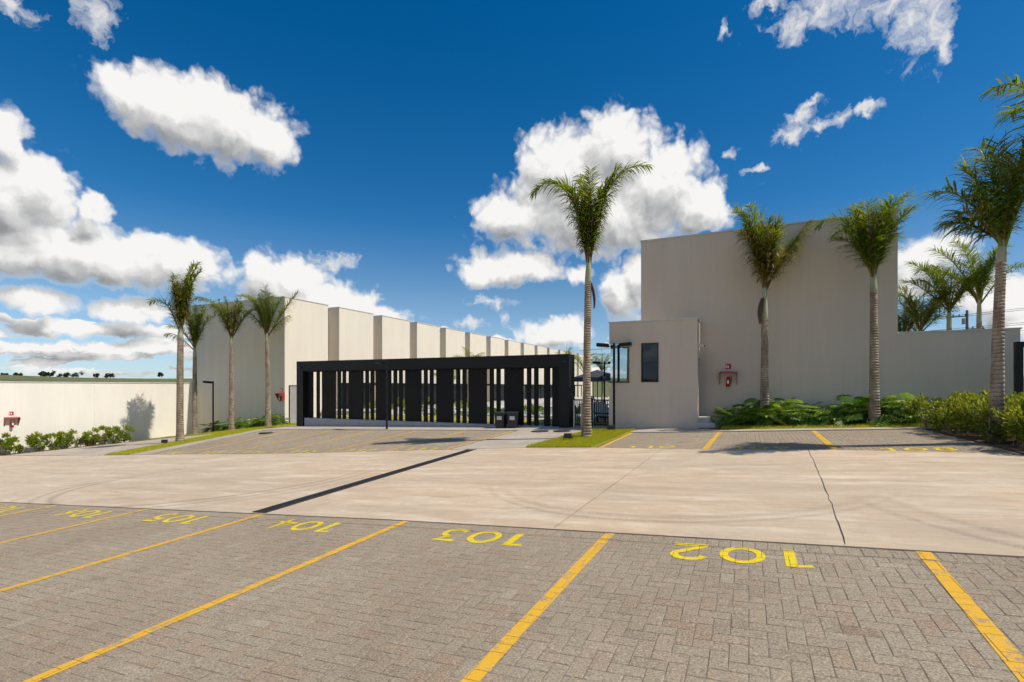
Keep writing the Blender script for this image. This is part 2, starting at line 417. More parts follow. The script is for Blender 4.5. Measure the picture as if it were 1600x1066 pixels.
leaf_mat('shrub_leaf', [(0, (.11, .17, .02)), (.5, (.26, .31, .03)), (1, (.48, .50, .06))], .4, .45)
leaf_mat('grass_blade', [(0, (.24, .27, .014)), (.5, (.50, .47, .02)), (.85, (.62, .54, .035)), (1, (.60, .46, .12))], .4, .7)
leaf_mat('far_leaf', [(0, (.02, .035, .01)), (1, (.06, .08, .02))], .2, .7)
def turf_mat():
    m, g, b = new_mat('turf'); f, _ = g.noise(pos(g), 14., 5, .7)
    g.put(b.inputs['Base Color'], g.ramp(f, [(.3, (.17, .20, .014)), (.55, (.36, .33, .02)), (.75, (.34, .25, .05))])); b.inputs['Roughness'].default_value = 1.
turf_mat()
def trunk_mat():
    m, g, b = new_mat('palm_trunk'); p = pos(g); s = g.sep(p)
    f, _ = g.noise(g.vec('MULTIPLY', p, (1, 1, .35)), 7., 6, .65); ff, _ = g.noise(p, 60., 4, .7)
    c = g.ramp(f, [(.28, (.17, .115, .08)), (.45, (.30, .225, .165)), (.6, (.43, .345, .26)), (.75, (.50, .43, .31))])
    at = g.node('ShaderNodeAttribute', attribute_name='tint')
    c = g.mix(g.rng(at.outputs['Fac'], 0, 1, 0, .55), c, (.11, .075, .058))
    gr, _ = g.noise(p, 1.3, 3, .6)
    c = g.mix(g.rng(gr, .52, .7, 0, .45), c, (.23, .24, .10))
    c = g.mix(g.rng(ff, .4, .7, 0, .3), c, (.10, .075, .06))
    g.put(b.inputs['Base Color'], c); b.inputs['Roughness'].default_value = .88
    bump(g, b, ff, .5, .01)
trunk_mat()
def shaft_mat():
    m, g, b = new_mat('crownshaft'); p = pos(g)
    f, _ = g.noise(g.vec('MULTIPLY', p, (4, 4, .8)), 2.5, 5, .6)
    g.put(b.inputs['Base Color'], g.ramp(f, [(.3, (.20, .21, .10)), (.5, (.33, .34, .20)), (.7, (.42, .41, .31))])); b.inputs['Roughness'].default_value = .6
shaft_mat()
def water_mat():
    m, g, b = new_mat('pool_water')
    b.inputs['Base Color'].default_value = (.02, .30, .30, 1); b.inputs['Roughness'].default_value = .06
    h, _ = g.noise(pos(g), 3., 3, .5); bump(g, b, h, .2, .05)
water_mat()
def glass_mat(name, refl, tint):
    m, g, b = new_mat(name)
    out = m.node_tree.nodes['Material Output']; m.node_tree.nodes.remove(b)
    gl = g.node('ShaderNodeBsdfGlossy'); gl.inputs['Roughness'].default_value = .01; gl.inputs[0].default_value = (.85, .95, 1, 1)
    tr = g.node('ShaderNodeBsdfTransparent'); tr.inputs[0].default_value = (*tint, 1)
    f = g.node('ShaderNodeFresnel'); f.inputs[0].default_value = 1.5
    mx = g.node('ShaderNodeMixShader'); g.put(mx.inputs[0], g.math('ADD', f.outputs[0], refl, clamp=True))
    g.l.new(tr.outputs[0], mx.inputs[1]); g.l.new(gl.outputs[0], mx.inputs[2]); g.l.new(mx.outputs[0], out.inputs[0])
glass_mat('glass_corner', .48, (.78, .88, .88))
glass_mat('glass_dark', .0, (.40, .38, .36))
glass_mat('glass_clear', .08, (.75, .80, .78))
plain('room_dark', (.10, .095, .085), .9)
plain('curtain', (.12, .11, .10), .9)

# ------------------------------------------------------------------ mesh helpers
class MB:
    def __init__(s): s.v = []; s.f = []; s.t = []; s.e = None
    def add(s, vs, fs, tint=.5, edge=None):
        if edge is not None:
            if s.e is None: s.e = []
            s.e.extend(edge)
        o = len(s.v); s.v.extend(vs); s.f.extend([tuple(i+o for i in f) for f in fs])
        s.t.extend([tint]*len(vs) if not isinstance(tint, (list, tuple)) else tint)
        return s
    def box(s, x0, x1, y0, y1, z0, z1, tint=.5, bev=0.):
        if bev:
            b = bev; vs = []
            for z, i in ((z0, b), (z0+b, 0), (z1-b, 0), (z1, b)):
                vs += [(x0+i, y0+i, z), (x1-i, y0+i, z), (x1-i, y1-i, z), (x0+i, y1-i, z)]
            fs = [(3, 2, 1, 0), (12, 13, 14, 15)]
            for k in range(3):
                for j in range(4):
                    a = k*4+j; c = k*4+(j+1) % 4; fs.append((a, c, c+4, a+4))
            return s.add(vs, fs, tint)
        return s.add([(x0, y0, z0), (x1, y0, z0), (x1, y1, z0), (x0, y1, z0), (x0, y0, z1), (x1, y0, z1), (x1, y1, z1), (x0, y1, z1)],
                     [(3, 2, 1, 0), (4, 5, 6, 7), (0, 1, 5, 4), (1, 2, 6, 5), (2, 3, 7, 6), (3, 0, 4, 7)], tint)
    def tube(s, pts, rad, n=8, tint=.5, cap=True):
        pts = [Vector(p) for p in pts]; vs = []; fs = []
        up = Vector((0, 0, 1)) if abs((pts[-1]-pts[0]).normalized().z) < .9 else Vector((1, 0, 0))
        for i, p in enumerate(pts):
            d = (pts[min(i+1, len(pts)-1)]-pts[max(i-1, 0)]).normalized()
            a = d.cross(up).normalized(); b = a.cross(d)
            r = rad[i] if isinstance(rad, (list, tuple)) else rad
            for k in range(n):
                q = 2*math.pi*k/n
                vs.append(tuple(p+a*math.cos(q)*r+b*math.sin(q)*r))
        for i in range(len(pts)-1):
            for k in range(n):
                k2 = (k+1) % n
                fs.append((i*n+k, i*n+k2, (i+1)*n+k2, (i+1)*n+k))
        if cap:
            fs.append(tuple(range(n-1, -1, -1))); fs.append(tuple(range((len(pts)-1)*n, len(pts)*n)))
        return s.add(vs, fs, tint)
    def mesh(s, name, mat, smooth=False):
        me = bpy.data.meshes.new(name); me.from_pydata(s.v, [], s.f); me.update()
        a = me.attributes.new('tint', 'FLOAT', 'POINT'); a.data.foreach_set('value', np.array(s.t, dtype=np.float32))
        if s.e: e_ = me.attributes.new('edge', 'FLOAT', 'POINT'); e_.data.foreach_set('value', np.array(s.e, dtype=np.float32))
        me.materials.append(MATS[mat])
        if smooth: me.polygons.foreach_set('use_smooth', [True]*len(me.polygons))
        return me
    def build(s, name, mat, parent=None, smooth=False, loc=None):
        return link(name, s.mesh(name, mat, smooth), parent, loc)
def link(name, me, parent=None, loc=None, mtx=None):
    o = bpy.data.objects.new(name, me); COL.objects.link(o)
    if parent is not None: o.parent = parent
    if loc is not None: o.location = loc
    if mtx is not None: o.matrix_local = mtx
    return o
def tag(o, label=None, cat=None, group=None, kind=None):
    if label: o['label'] = label
    if cat: o['category'] = cat
    if group: o['group'] = group
    if kind: o['kind'] = kind
    return o
def thing(name, loc, label, cat, group=None, rz=0.):
    o = bpy.data.objects.new(name, None); COL.objects.link(o); o.location = loc; o.rotation_euler.z = rz
    o.empty_display_size = .2
    return tag(o, label, cat, group)
def sheet(name, poly_fn, mat, nx, ny, dz, skirt=0., parent=None):
    """sheet over the terrain: poly_fn(u,v)->(X,Y)"""
    m = MB(); vs = []; fs = []
    for j in range(ny+1):
        for i in range(nx+1):
            X, Y = poly_fn(i/nx, j/ny); vs.append((X, Y, gz(X, Y)+dz))
    for j in range(ny):
        for i in range(nx):
            a = j*(nx+1)+i; fs.append((a, a+1, a+nx+2, a+nx+1))
    if skirt:
        ring = [i for i in range(nx+1)]+[j*(nx+1)+nx for j in range(1, ny+1)]+[ny*(nx+1)+i for i in range(nx-1, -1, -1)]+[j*(nx+1) for j in range(ny-1, 0, -1)]
        o = len(vs)
        for k in ring: vs.append((vs[k][0], vs[k][1], vs[k][2]-skirt))
        for k in range(len(ring)):
            k2 = (k+1) % len(ring); fs.append((ring[k2], ring[k], o+k, o+k2))
    m.add(vs, fs); return m.build(name, mat, parent)
def quadpoly(p00, p10, p11, p01):
    def f(u, v):
        a = (p00[0]+(p10[0]-p00[0])*u, p00[1]+(p10[1]-p00[1])*u); b = (p01[0]+(p11[0]-p01[0])*u, p01[1]+(p11[1]-p01[1])*u)
        return a[0]+(b[0]-a[0])*v, a[1]+(b[1]-a[1])*v
    return f

# ------------------------------------------------------------------ ground sheet to the horizon
def hill(a, r):
    """height of the open country, a = azimuth clockwise from +Y, r = metres"""
    h = -4.2
    k = min(max((r-120)/700, 0), 1); k = k*k*(3-2*k)
    h += k*(16.2+2.6*math.sin(a*5.3+1.0)+1.6*math.sin(a*13+.4))
    if r > 1000: h += (r-1000)*.004
    return h
def build_ground():
    rs = [0]+[1.5*i for i in range(1, 44)]+[70*1.16**i for i in range(0, 28)]
    n = 180; m = MB(); vs = [(0, 0, gz(0, 0)-.3)]; fs = []
    for r in rs[1:]:
        for k in range(n):
            a = 2*math.pi*k/n; X, Y = r*math.sin(a), r*math.cos(a)
            zl = gz(min(max(X, -59), 19), min(max(Y, -9), 39))-.3
            t = min(max((r-45)/30, 0), 1)
            vs.append((X, Y, zl*(1-t)+hill(a, r)*t))
    for k in range(n): fs.append((0, 1+(k+1) % n, 1+k))
    for j in range(len(rs)-2):
        for k in range(n):
            a = 1+j*n+k; b = 1+j*n+(k+1) % n; fs.append((a, b, b+n, a+n))
    o = m.add(vs, [tuple(reversed(f)) for f in fs]).build('ground', 'field', None, True)
    tag(o, kind='structure')
build_ground()

# ------------------------------------------------------------------ concrete driveway with joints and drain
R1 = random.Random(5)
def drive_xy(u, v):
    X = -40+u*56
    return X, near_edge(X)+(far_edge(X)-near_edge(X))*v
drive = sheet('concrete_driveway', drive_xy, 'concrete', 112, 14, .010, .09)
tag(drive, 'pale stained concrete driveway between the two rows of parking bays', kind='structure')
def strip(name, pts, wd, mat, dz, parent, jag=0., seed=1):
    rr = random.Random(seed); m = MB(); vs = []; fs = []
    P = []
    for k in range(len(pts)-1):
        (x0, y0), (x1, y1) = pts[k], pts[k+1]; n = max(2, int(math.hypot(x1-x0, y1-y0)/.22))
        for i in range(n): P.append((x0+(x1-x0)*i/n, y0+(y1-y0)*i/n))
    P.append(pts[-1])
    for i, (x, y) in enumerate(P):
        q = P[min(i+1, len(P)-1)]; p = P[max(i-1, 0)]; L = math.hypot(q[0]-p[0], q[1]-p[1]) or 1
        nx, ny = -(q[1]-p[1])/L, (q[0]-p[0])/L; j = rr.uniform(-jag, jag); w2 = wd/2*(1+(rr.uniform(-.45, .45) if jag else 0))
        for s in (-1, 1):
            X, Y = x+nx*(s*w2+j), y+ny*(s*w2+j); vs.append((X, Y, gz(X, Y)+dz))
    for i in range(len(P)-1): fs.append((2*i, 2*i+2, 2*i+3, 2*i+1))
    return m.add(vs, fs).build(name, mat, parent)
strip('cracked_joint', [(1.06, 11.5), (.98, 9.6), (.86, 7.0), (.80, 5.9), (.75, 5.2)], .007, 'asphalt_joint', .0145, drive, .012, 3)
strip('saw_joint', [(-1.75, 12.0), (-1.9, 5.2)], .005, 'asphalt_joint', .0145, drive, .003, 4)
strip('saw_joint', [(-11.6, 11.6), (-11.6, 4.95)], .006, 'asphalt_joint', .0145, drive, .003, 5)
strip('saw_joint', [(-23.2, 11.55), (-23.1, 4.6)], .04, 'asphalt_joint', .0145, drive, .004, 6)
strip('saw_joint', [(-30, 8.3), (-23.2, 8.2), (-11.6, 8.35)], .008, 'asphalt_joint', .0145, drive, .003, 7)

# linear drain: frame and bars
drain = thing('drain_grate', (-6.55, 8.6, gz(-6.55, 8.6)), 'long black linear drain grate set across the pale concrete driveway', 'drain')
def build_drain():
    xa, xb = -6.33, -6.78     # centre line at the near and far end
    ya, yb = near_edge(-6.3)+.03, 12.1; L = yb-ya; hw = .135
    def place(m, s0, s1, d0, d1, z0, z1):
        vs = []
        for z in (z0, z1):
            for (s, d) in ((s0, d0), (s0, d1), (s1, d1), (s1, d0)):
                X = xa+(xb-xa)*(s/L)+d; Y = ya+s; vs.append((X+6.55, Y-8.6, gz(X, Y)+z-gz(-6.55, 8.6)))
        m.add(vs, [(0, 1, 2, 3), (7, 6, 5, 4), (0, 4, 5, 1), (1, 5, 6, 2), (2, 6, 7, 3), (3, 7, 4, 0)])
    m = MB()
    for k in range(20):
        place(m, L*k/20, L*(k+1)/20, -hw, -hw+.022, .0, .022)
    m.build('frame_rail', 'iron', drain); m = MB()
    for k in range(20): place(m, L*k/20, L*(k+1)/20, hw-.022, hw, .0, .022)
    m.build('frame_rail', 'iron', drain); m = MB()
    for k in range(20): place(m, L*k/20, L*(k+1)/20, -hw+.022, hw-.022, .0, .013)
    m.build('channel', 'asphalt_joint', drain)
    m = MB(); n = int(L/.05)
    for k in range(n): place(m, k*.05+.008, k*.05+.034, -hw+.022, hw-.022, .0135, .021)
    tag(m.build('grate_bars', 'iron', drain), kind='stuff')
build_drain()

# ------------------------------------------------------------------ paving of the bays: herringbone concrete pavers
R2 = random.Random(11)
EDGE = [1.]*12+[0.]*4
def paver_mesh(L, W, tint, h=.05, b=.003):
    x, y = L/2-.0014, W/2-.0014
    vs = []
    ins = min(b+.013, W*.4)
    for z, i in ((-h, 0), (-b, 0), (0, b), (.0006, ins)):
        vs += [(-x+i, -y+i, z), (x-i, -y+i, z), (x-i, y-i, z), (-x+i, y-i, z)]
    fs = [(12, 13, 14, 15)]
    for k in (2, 1, 0):
        for j in range(4):
            a = k*4+j; c = k*4+(j+1) % 4; fs.append((a, c, c+4, a+4))
    return vs, fs
def frame_at(X, Y, dz=0.):
    e = .05; dx = (gz(X+e, Y)-gz(X-e, Y))/(2*e); dy = (gz(X, Y+e)-gz(X, Y-e))/(2*e)
    xa = Vector((1, 0, dx)).normalized(); n = Vector((-dx, -dy, 1)).normalized(); ya = n.cross(xa)
    m = Matrix(((xa.x, ya.x, n.x, X), (xa.y, ya.y, n.y, Y), (xa.z, ya.z, n.z, gz(X, Y)+dz), (0, 0, 0, 1)))
    return m
def tint_pick(rr):
    r = rr.random()
    if r < .13: return rr.uniform(.74, .9)
    if r < .22: return rr.uniform(.9, 1.)
    if r < .36: return rr.uniform(0, .2)
    return rr.uniform(.2, .66)
def herringbone(x0, x1, y0fn, y1fn, origin, inside=None):
    """list of (cx, cy, horizontal?) in units of .1 m cells"""
    out = []; c = .1
    i0, i1 = int((x0-origin[0])/c)-2, int((x1-origin[0])/c)+2
    ymin = min(y0fn(x0), y0fn(x1)); ymax = max(max(y1fn(x0+(x1-x0)*k/20) for k in range(21)), ymin)
    j0, j1 = int((ymin-origin[1])/c)-2, int((ymax-origin[1])/c)+2
    for i in range(i0, i1):
        for j in range(j0, j1):
            k = (i-j) % 4
            if k == 0: cx, cy, hz = origin[0]+(i+1)*c, origin[1]+(j+.5)*c, True; cells = ((i, j), (i+1, j))
            elif k == 3: cx, cy, hz = origin[0]+(i+.5)*c, origin[1]+(j+1)*c, False; cells = ((i, j), (i, j+1))
            else: continue
            def ok(q):
                px, py = origin[0]+(q[0]+.5)*c, origin[1]+(q[1]+.5)*c
                return x0 < px-.04 and px+.04 < x1 and y0fn(px) < py-.045 and py+.045 < y1fn(px)
            a, b = ok(cells[0]), ok(cells[1])
            if a and b: out.append((cx, cy, hz))
            else:                                     # cut block at the border
                for q, t in zip(cells, (a, b)):
                    if t: out.append((origin[0]+(q[0]+.5)*c, origin[1]+(q[1]+.5)*c, (.1, .1)))
    top = {}                                          # cut strips that close the last gap along the far border
    for (cx, cy, hz) in out:
        hw, hh = (.1, .05) if hz is True else ((.05, .1) if hz is False else (.05, .05))
        for q in ((cx-.05, cx+.05) if hz is True else (cx,)):
            i = math.floor((q-origin[0])/c); top[i] = max(top.get(i, -99), cy+hh)
    for i, t in top.items():
        px = origin[0]+(i+.5)*c; gap = y1fn(px)-t
        if .012 < gap < .2: out.append((px, t+gap/2, (.1, gap)))
    return out
VAR = []
for k in range(26):
    t = tint_pick(R2); vs, fs = paver_mesh(.2, .1, t); VAR.append(MB().add(vs, fs, t, EDGE).mesh('paver', 'paver'))
def lay(struct, blocks, n_single, border=None):
    """blocks as parts (the n_single largest in the picture) and the rest as one joined part; returns the rectangles for the paint"""
    rects = []; recs = []
    for (cx, cy, hz) in blocks:
        p = proj(cx, cy, gz(cx, cy))
        vis = -10 < p[0] < 1610 and p[1] < 1072 and p[2] > .5
        recs.append((-1/p[2]**2 if vis else 0., cx, cy, hz))
    recs.sort(key=lambda q: q[0])
    m = MB()
    for q, (key, cx, cy, hz) in enumerate(recs):
        M = frame_at(cx, cy, R2.uniform(-.0010, .0010))
        M = M @ Matrix.Rotation((math.pi/2 if hz is False else 0)+R2.uniform(-.012, .012), 4, 'Z') @ Matrix.Rotation(R2.uniform(-.006, .006), 4, 'X') @ Matrix.Rotation(R2.uniform(-.005, .005), 4, 'Y')
        if key < 0 and q < n_single and isinstance(hz, bool):
            link('paver', R2.choice(VAR), struct, None, M)
        else:
            t = tint_pick(R2); vs, fs = paver_mesh(.2, .1, t) if isinstance(hz, bool) else paver_mesh(hz[0], hz[1], t)
            m.add([tuple(M @ Vector(v)) for v in vs], fs[:9] if key == 0 else fs, t, EDGE)
        hx, hy = (.0982, .0482) if hz is True else ((.0482, .0982) if hz is False else (hz[0]/2-.0018, hz[1]/2-.0018))
        rects.append((cx-hx, cx+hx, cy-hy, cy+hy))
    o = m.build('paver_field', 'paver', struct); tag(o, kind='stuff')
    return rects
def clip(poly, rect):
    x0, x1, y0, y1 = rect
    for ax, lim, sgn in ((0, x0, 1), (0, x1, -1), (1, y0, 1), (1, y1, -1)):
        out = []
        for i in range(len(poly)):
            a, b = poly[i], poly[(i+1) % len(poly)]
            da, db = (a[ax]-lim)*sgn, (b[ax]-lim)*sgn
            if da >= 0: out.append(a)
            if (da >= 0) != (db >= 0):
                t = da/(da-db); out.append((a[0]+(b[0]-a[0])*t, a[1]+(b[1]-a[1])*t))
        poly = out
        if len(poly) < 3: return []
    return poly
def paint(name, struct, polys, rects, mat, label=None, dz=.0038):
    m = MB()
    bx0 = min(p[0] for q in polys for p in q); bx1 = max(p[0] for q in polys for p in q)
    by0 = min(p[1] for q in polys for p in q); by1 = max(p[1] for q in polys for p in q)
    for r in rects:
        if r[1] < bx0 or r[0] > bx1 or r[3] < by0 or r[2] > by1: continue
        for q in polys:
            c = clip(q, r)
            if len(c) >= 3: m.add([(x, y, gz(x, y)+dz) for x, y in c], [tuple(range(len(c)))])
    if m.v:
        o = m.build(name, mat, struct)
        if label: tag(o, label)
def stroke(pts, wd, closed=False):
    """a painted stroke as convex quads"""
    n = len(pts); P = [Vector(p) for p in pts]; L = []; Rr = []
    for i in range(n):
        a = P[(i-1) % n] if closed or i > 0 else P[i]; b = P[(i+1) % n] if closed or i < n-1 else P[i]
        d = (b-a).normalized(); nn = Vector((-d.y, d.x))
        L.append(P[i]+nn*wd/2); Rr.append(P[i]-nn*wd/2)
    out = []
    for i in range(n if closed else n-1):
        j = (i+1) % n; out.append([tuple(Rr[i]), tuple(Rr[j]), tuple(L[j]), tuple(L[i])])
    return out
def arc(cx, cy, rx, ry, a0, a1, n=14):
    return [(cx+rx*math.cos(math.radians(a0+(a1-a0)*i/n)), cy+ry*math.sin(math.radians(a0+(a1-a0)*i/n))) for i in range(n+1)]
DW = .068
def digit(ch):
    """polys in a .30 wide, .42 high box centred on the origin, upright"""
    w_ = DW
    if ch == '0': return stroke(arc(0, 0, .145, .172, 0, 360, 28)[:-1], w_, True)
    if ch == '1': return stroke([(.06, -.20), (.06, .20)], w_*1.25)+stroke([(-.09, .155), (.03, .185)], w_*.8)
    if ch == '2': return stroke(arc(0, .08, .125, .105, 165, -20, 12)+[(-.11, -.16)], w_)+stroke([(-.14, -.178), (.15, -.178)], w_)
    if ch == '3': return stroke([(-.12, .178), (.12, .178), (.0, .045)], w_)+stroke(arc(-.01, -.07, .125, .115, 80, -150, 14), w_)
    if ch == '4': return stroke([(.05, -.20), (.05, .20), (-.14, -.075), (.15, -.075)], w_)
    if ch == '5': return stroke([(.12, .178), (-.08, .178), (-.105, .02)], w_)+stroke(arc(-.005, -.06, .125, .12, 130, -140, 14), w_)
    if ch == '6': return stroke(arc(0, -.07, .12, .11, 0, 360, 20)[:-1], w_, True)+stroke([(.08, .20), (-.05, .06), (-.11, -.04)], w_)
    if ch == '7': return stroke([(-.13, .178), (.12, .178), (-.04, -.20)], w_)
    if ch == '8': return stroke(arc(0, -.085, .125, .098, 0, 360, 20)[:-1], w_, True)+stroke(arc(0, .095, .105, .085, 0, 360, 20)[:-1], w_, True)
    if ch == '9': return stroke(arc(0, .07, .12, .11, 0, 360, 20)[:-1], w_, True)+stroke([(-.08, -.20), (.05, -.06), (.11, .04)], w_)
def number(txt, cx, cy, flip, pitch=.40):
    out = []
    for k, ch in enumerate(txt):
        ox = (k-(len(txt)-1)/2)*pitch
        for q in digit(ch):
            pts = [(x+ox, y) for x, y in q]
            if flip: pts = [(-x, -y) for x, y in pts]
            out.append([(cx+x, cy+y) for x, y in pts])
    return out

# near bays
nearpav = sheet('near_parking_pavement', lambda u, v: (-19+u*25, -.8+(near_edge(-19+u*25)-.003+.8)*v), 'joint_sand', 100, 24, -.0024, .1)
tag(nearpav, 'grey herringbone paver parking bays in front of the driveway', kind='structure')
blocks = herringbone(-18.9, 5.9, lambda x: -.2, lambda x: near_edge(x)-.215, (-19.0, .02))
xb = -18.9
while xb < 5.9:                                      # soldier course along the concrete
    blocks.append((xb, near_edge(xb)-.105, False)); xb += .1
rects = lay(nearpav, blocks, 300)
NL = [1.28, -1.28, -3.81, -6.22, -8.72, -11.2, -13.7, -16.2, 3.8]
for x in NL:
    ye = near_edge(x)-.01; sl = -.03
    paint('bay_line', nearpav, [[(x-.05+sl*(ye-y0), y0), (x+.05+sl*(ye-y0), y0), (x+.05+sl*(ye-y1), y1), (x-.05+sl*(ye-y1), y1)] for y0, y1 in ((-.2+k*.5, -.2+(k+1)*.5 if k < 10 else ye) for k in range(11))], rects, 'paint_line')
for txt, cx in (('102', -.05), ('103', -2.52), ('104', -5.0), ('105', -7.38), ('106', -9.6), ('107', -12.1)):
    paint('bay_number', nearpav, number(txt, cx, near_edge(cx)-.395, True, .42 if txt == '102' else .40), rects, 'paint_number', 'yellow painted bay number '+txt)

# bays across the driveway
BY = 16.85
farpav = sheet('far_parking_pavement', lambda u, v: (-20.6+u*13.1, far_edge(-20.6+u*13.1)+.003+(BY-far_edge(-20.6+u*13.1))*v), 'joint_sand', 60, 14, -.0075, .1)
tag(farpav, 'grey paver parking bays before the black slatted screen', kind='structure')
rects = lay(farpav, herringbone(-20.55, -7.55, lambda x: far_edge(x)+.05, lambda x: BY-.03, (-20.6, 11.0)), 0)
for x in (-18.5, -16.2, -14.0, -11.8, -9.6, -7.68):
    y0 = far_edge(x)+.05
    paint('bay_line', farpav, [[(x-.05, y0), (x+.05, y0), (x+.05, BY-.2), (x-.05, BY-.2)]], rects, 'paint_line')
for txt, cx in (('111', -8.6), ('112', -10.7), ('113', -12.9), ('114', -15.1), ('115', -17.3), ('116', -19.5)):
    paint('bay_number', farpav, number(txt, cx, far_edge(cx)+.34, False), rects, 'paint_number', 'yellow painted bay number '+txt)
RY = 16.05
rightpav = sheet('right_parking_pavement', lambda u, v: (-3.45+u*7.5, far_edge(-3.45+u*7.5)+.003+(RY-far_edge(-3.45+u*7.5))*v), 'joint_sand', 40, 14, -.0075, .1)
tag(rightpav, 'grey paver parking bays before the tall beige wall', kind='structure')
rects = lay(rightpav, herringbone(-3.4, 4.0, lambda x: far_edge(x)+.05, lambda x: RY-.02, (-3.45, 10.0)), 0)
for x in (-3.40, -.86, 1.5):
    y0 = far_edge(x)+.04
    paint('bay_line', rightpav, [[(x-.06+(.1 if x < -3 else 0), y0), (x+.06+(.1 if x < -3 else 0), y0), (x+.06+.1, RY), (x-.06+.1, RY)]], rects, 'paint_line')
for txt, cx in (('110', -2.15), ('109', .2), ('108', 2.75)):
    paint('bay_number', rightpav, number(txt, cx, far_edge(cx)+.34, False, .42), rects, 'paint_number', 'yellow painted bay number '+txt)

# walks and kerb strips
walk = sheet('pavement_walk', quadpoly((-20.7, BY+.01), (-4.35, BY+.01), (-4.35, 18.9), (-20.7, 18.9)), 'walk_concrete', 30, 4, .012, .1); tag(walk, 'pale pavement strip before the black screen', kind='structure')
walk2 = sheet('entry_path', quadpoly((-7.49, 12.16), (-5.36, 12.4), (-4.9, 16.84), (-7.49, 16.84)), 'walk_concrete', 10, 16, .012, .1); tag(walk2, 'pale path between the paver bays and the grass island', kind='structure')
walk3 = sheet('kerb_walk', quadpoly((-21.5, 11.64), (-20.61, 11.64), (-20.71, 18.8), (-21.6, 21.6)), 'walk_concrete', 3, 20, .02, .1); tag(walk3, 'pale kerb walk beside the palm strip', kind='structure')
walk4 = sheet('kerb_strip', quadpoly((-4.3, RY+.02), (4.3, RY+.02), (4.3, 16.62), (-4.3, 17.35)), 'walk_concrete', 20, 3, .02, .1); tag(walk4, 'pale kerb strip along the planting bed', kind='structure')
walk5 = sheet('wall_path', quadpoly((-33.0, 11.92), (-23.3, 11.62), (-24.4, 17.6), (-33.0, 17.6)), 'walk_concrete', 14, 10, .01, .1); tag(walk5, 'grey path along the white boundary wall', kind='structure')

# ------------------------------------------------------------------ buildings
FL = -1.5                 # floor level of the pool yard
# tall hall on the right
hall = thing('tall_hall', (.3, 18.6, gz(.3, 18.6)), 'tall windowless beige hall with flat parapet behind two palms', 'building')
def hb(m, *a, **k): m.box(*a, **k); return m
def rel(o): return o.location
def lbox(o, name, mat, x0, x1, y0, y1, z0, z1, bev=0.):
    L = o.location; return MB().box(x0-L.x, x1-L.x, y0-L.y, y1-L.y, z0-L.z, z1-L.z, .5, bev).build(name, mat, o)
lbox(hall, 'wall', 'stucco', -3.5, 4.02, 18.6, 30, -1.9, 5.18)
lbox(hall, 'coping', 'coping', -3.53, 4.05, 18.57, 30.03, 5.181, 5.225)
low = thing('boundary_wall', (5.4, 18.6, gz(5.4, 18.6)), 'low beige boundary wall joined to the tall hall', 'wall')
lbox(low, 'wall', 'stucco', 4.021, 6.78, 18.63, 18.85, -1.9, 1.58)
lbox(low, 'coping', 'coping', 4.053, 6.81, 18.60, 18.88, 1.581, 1.62)

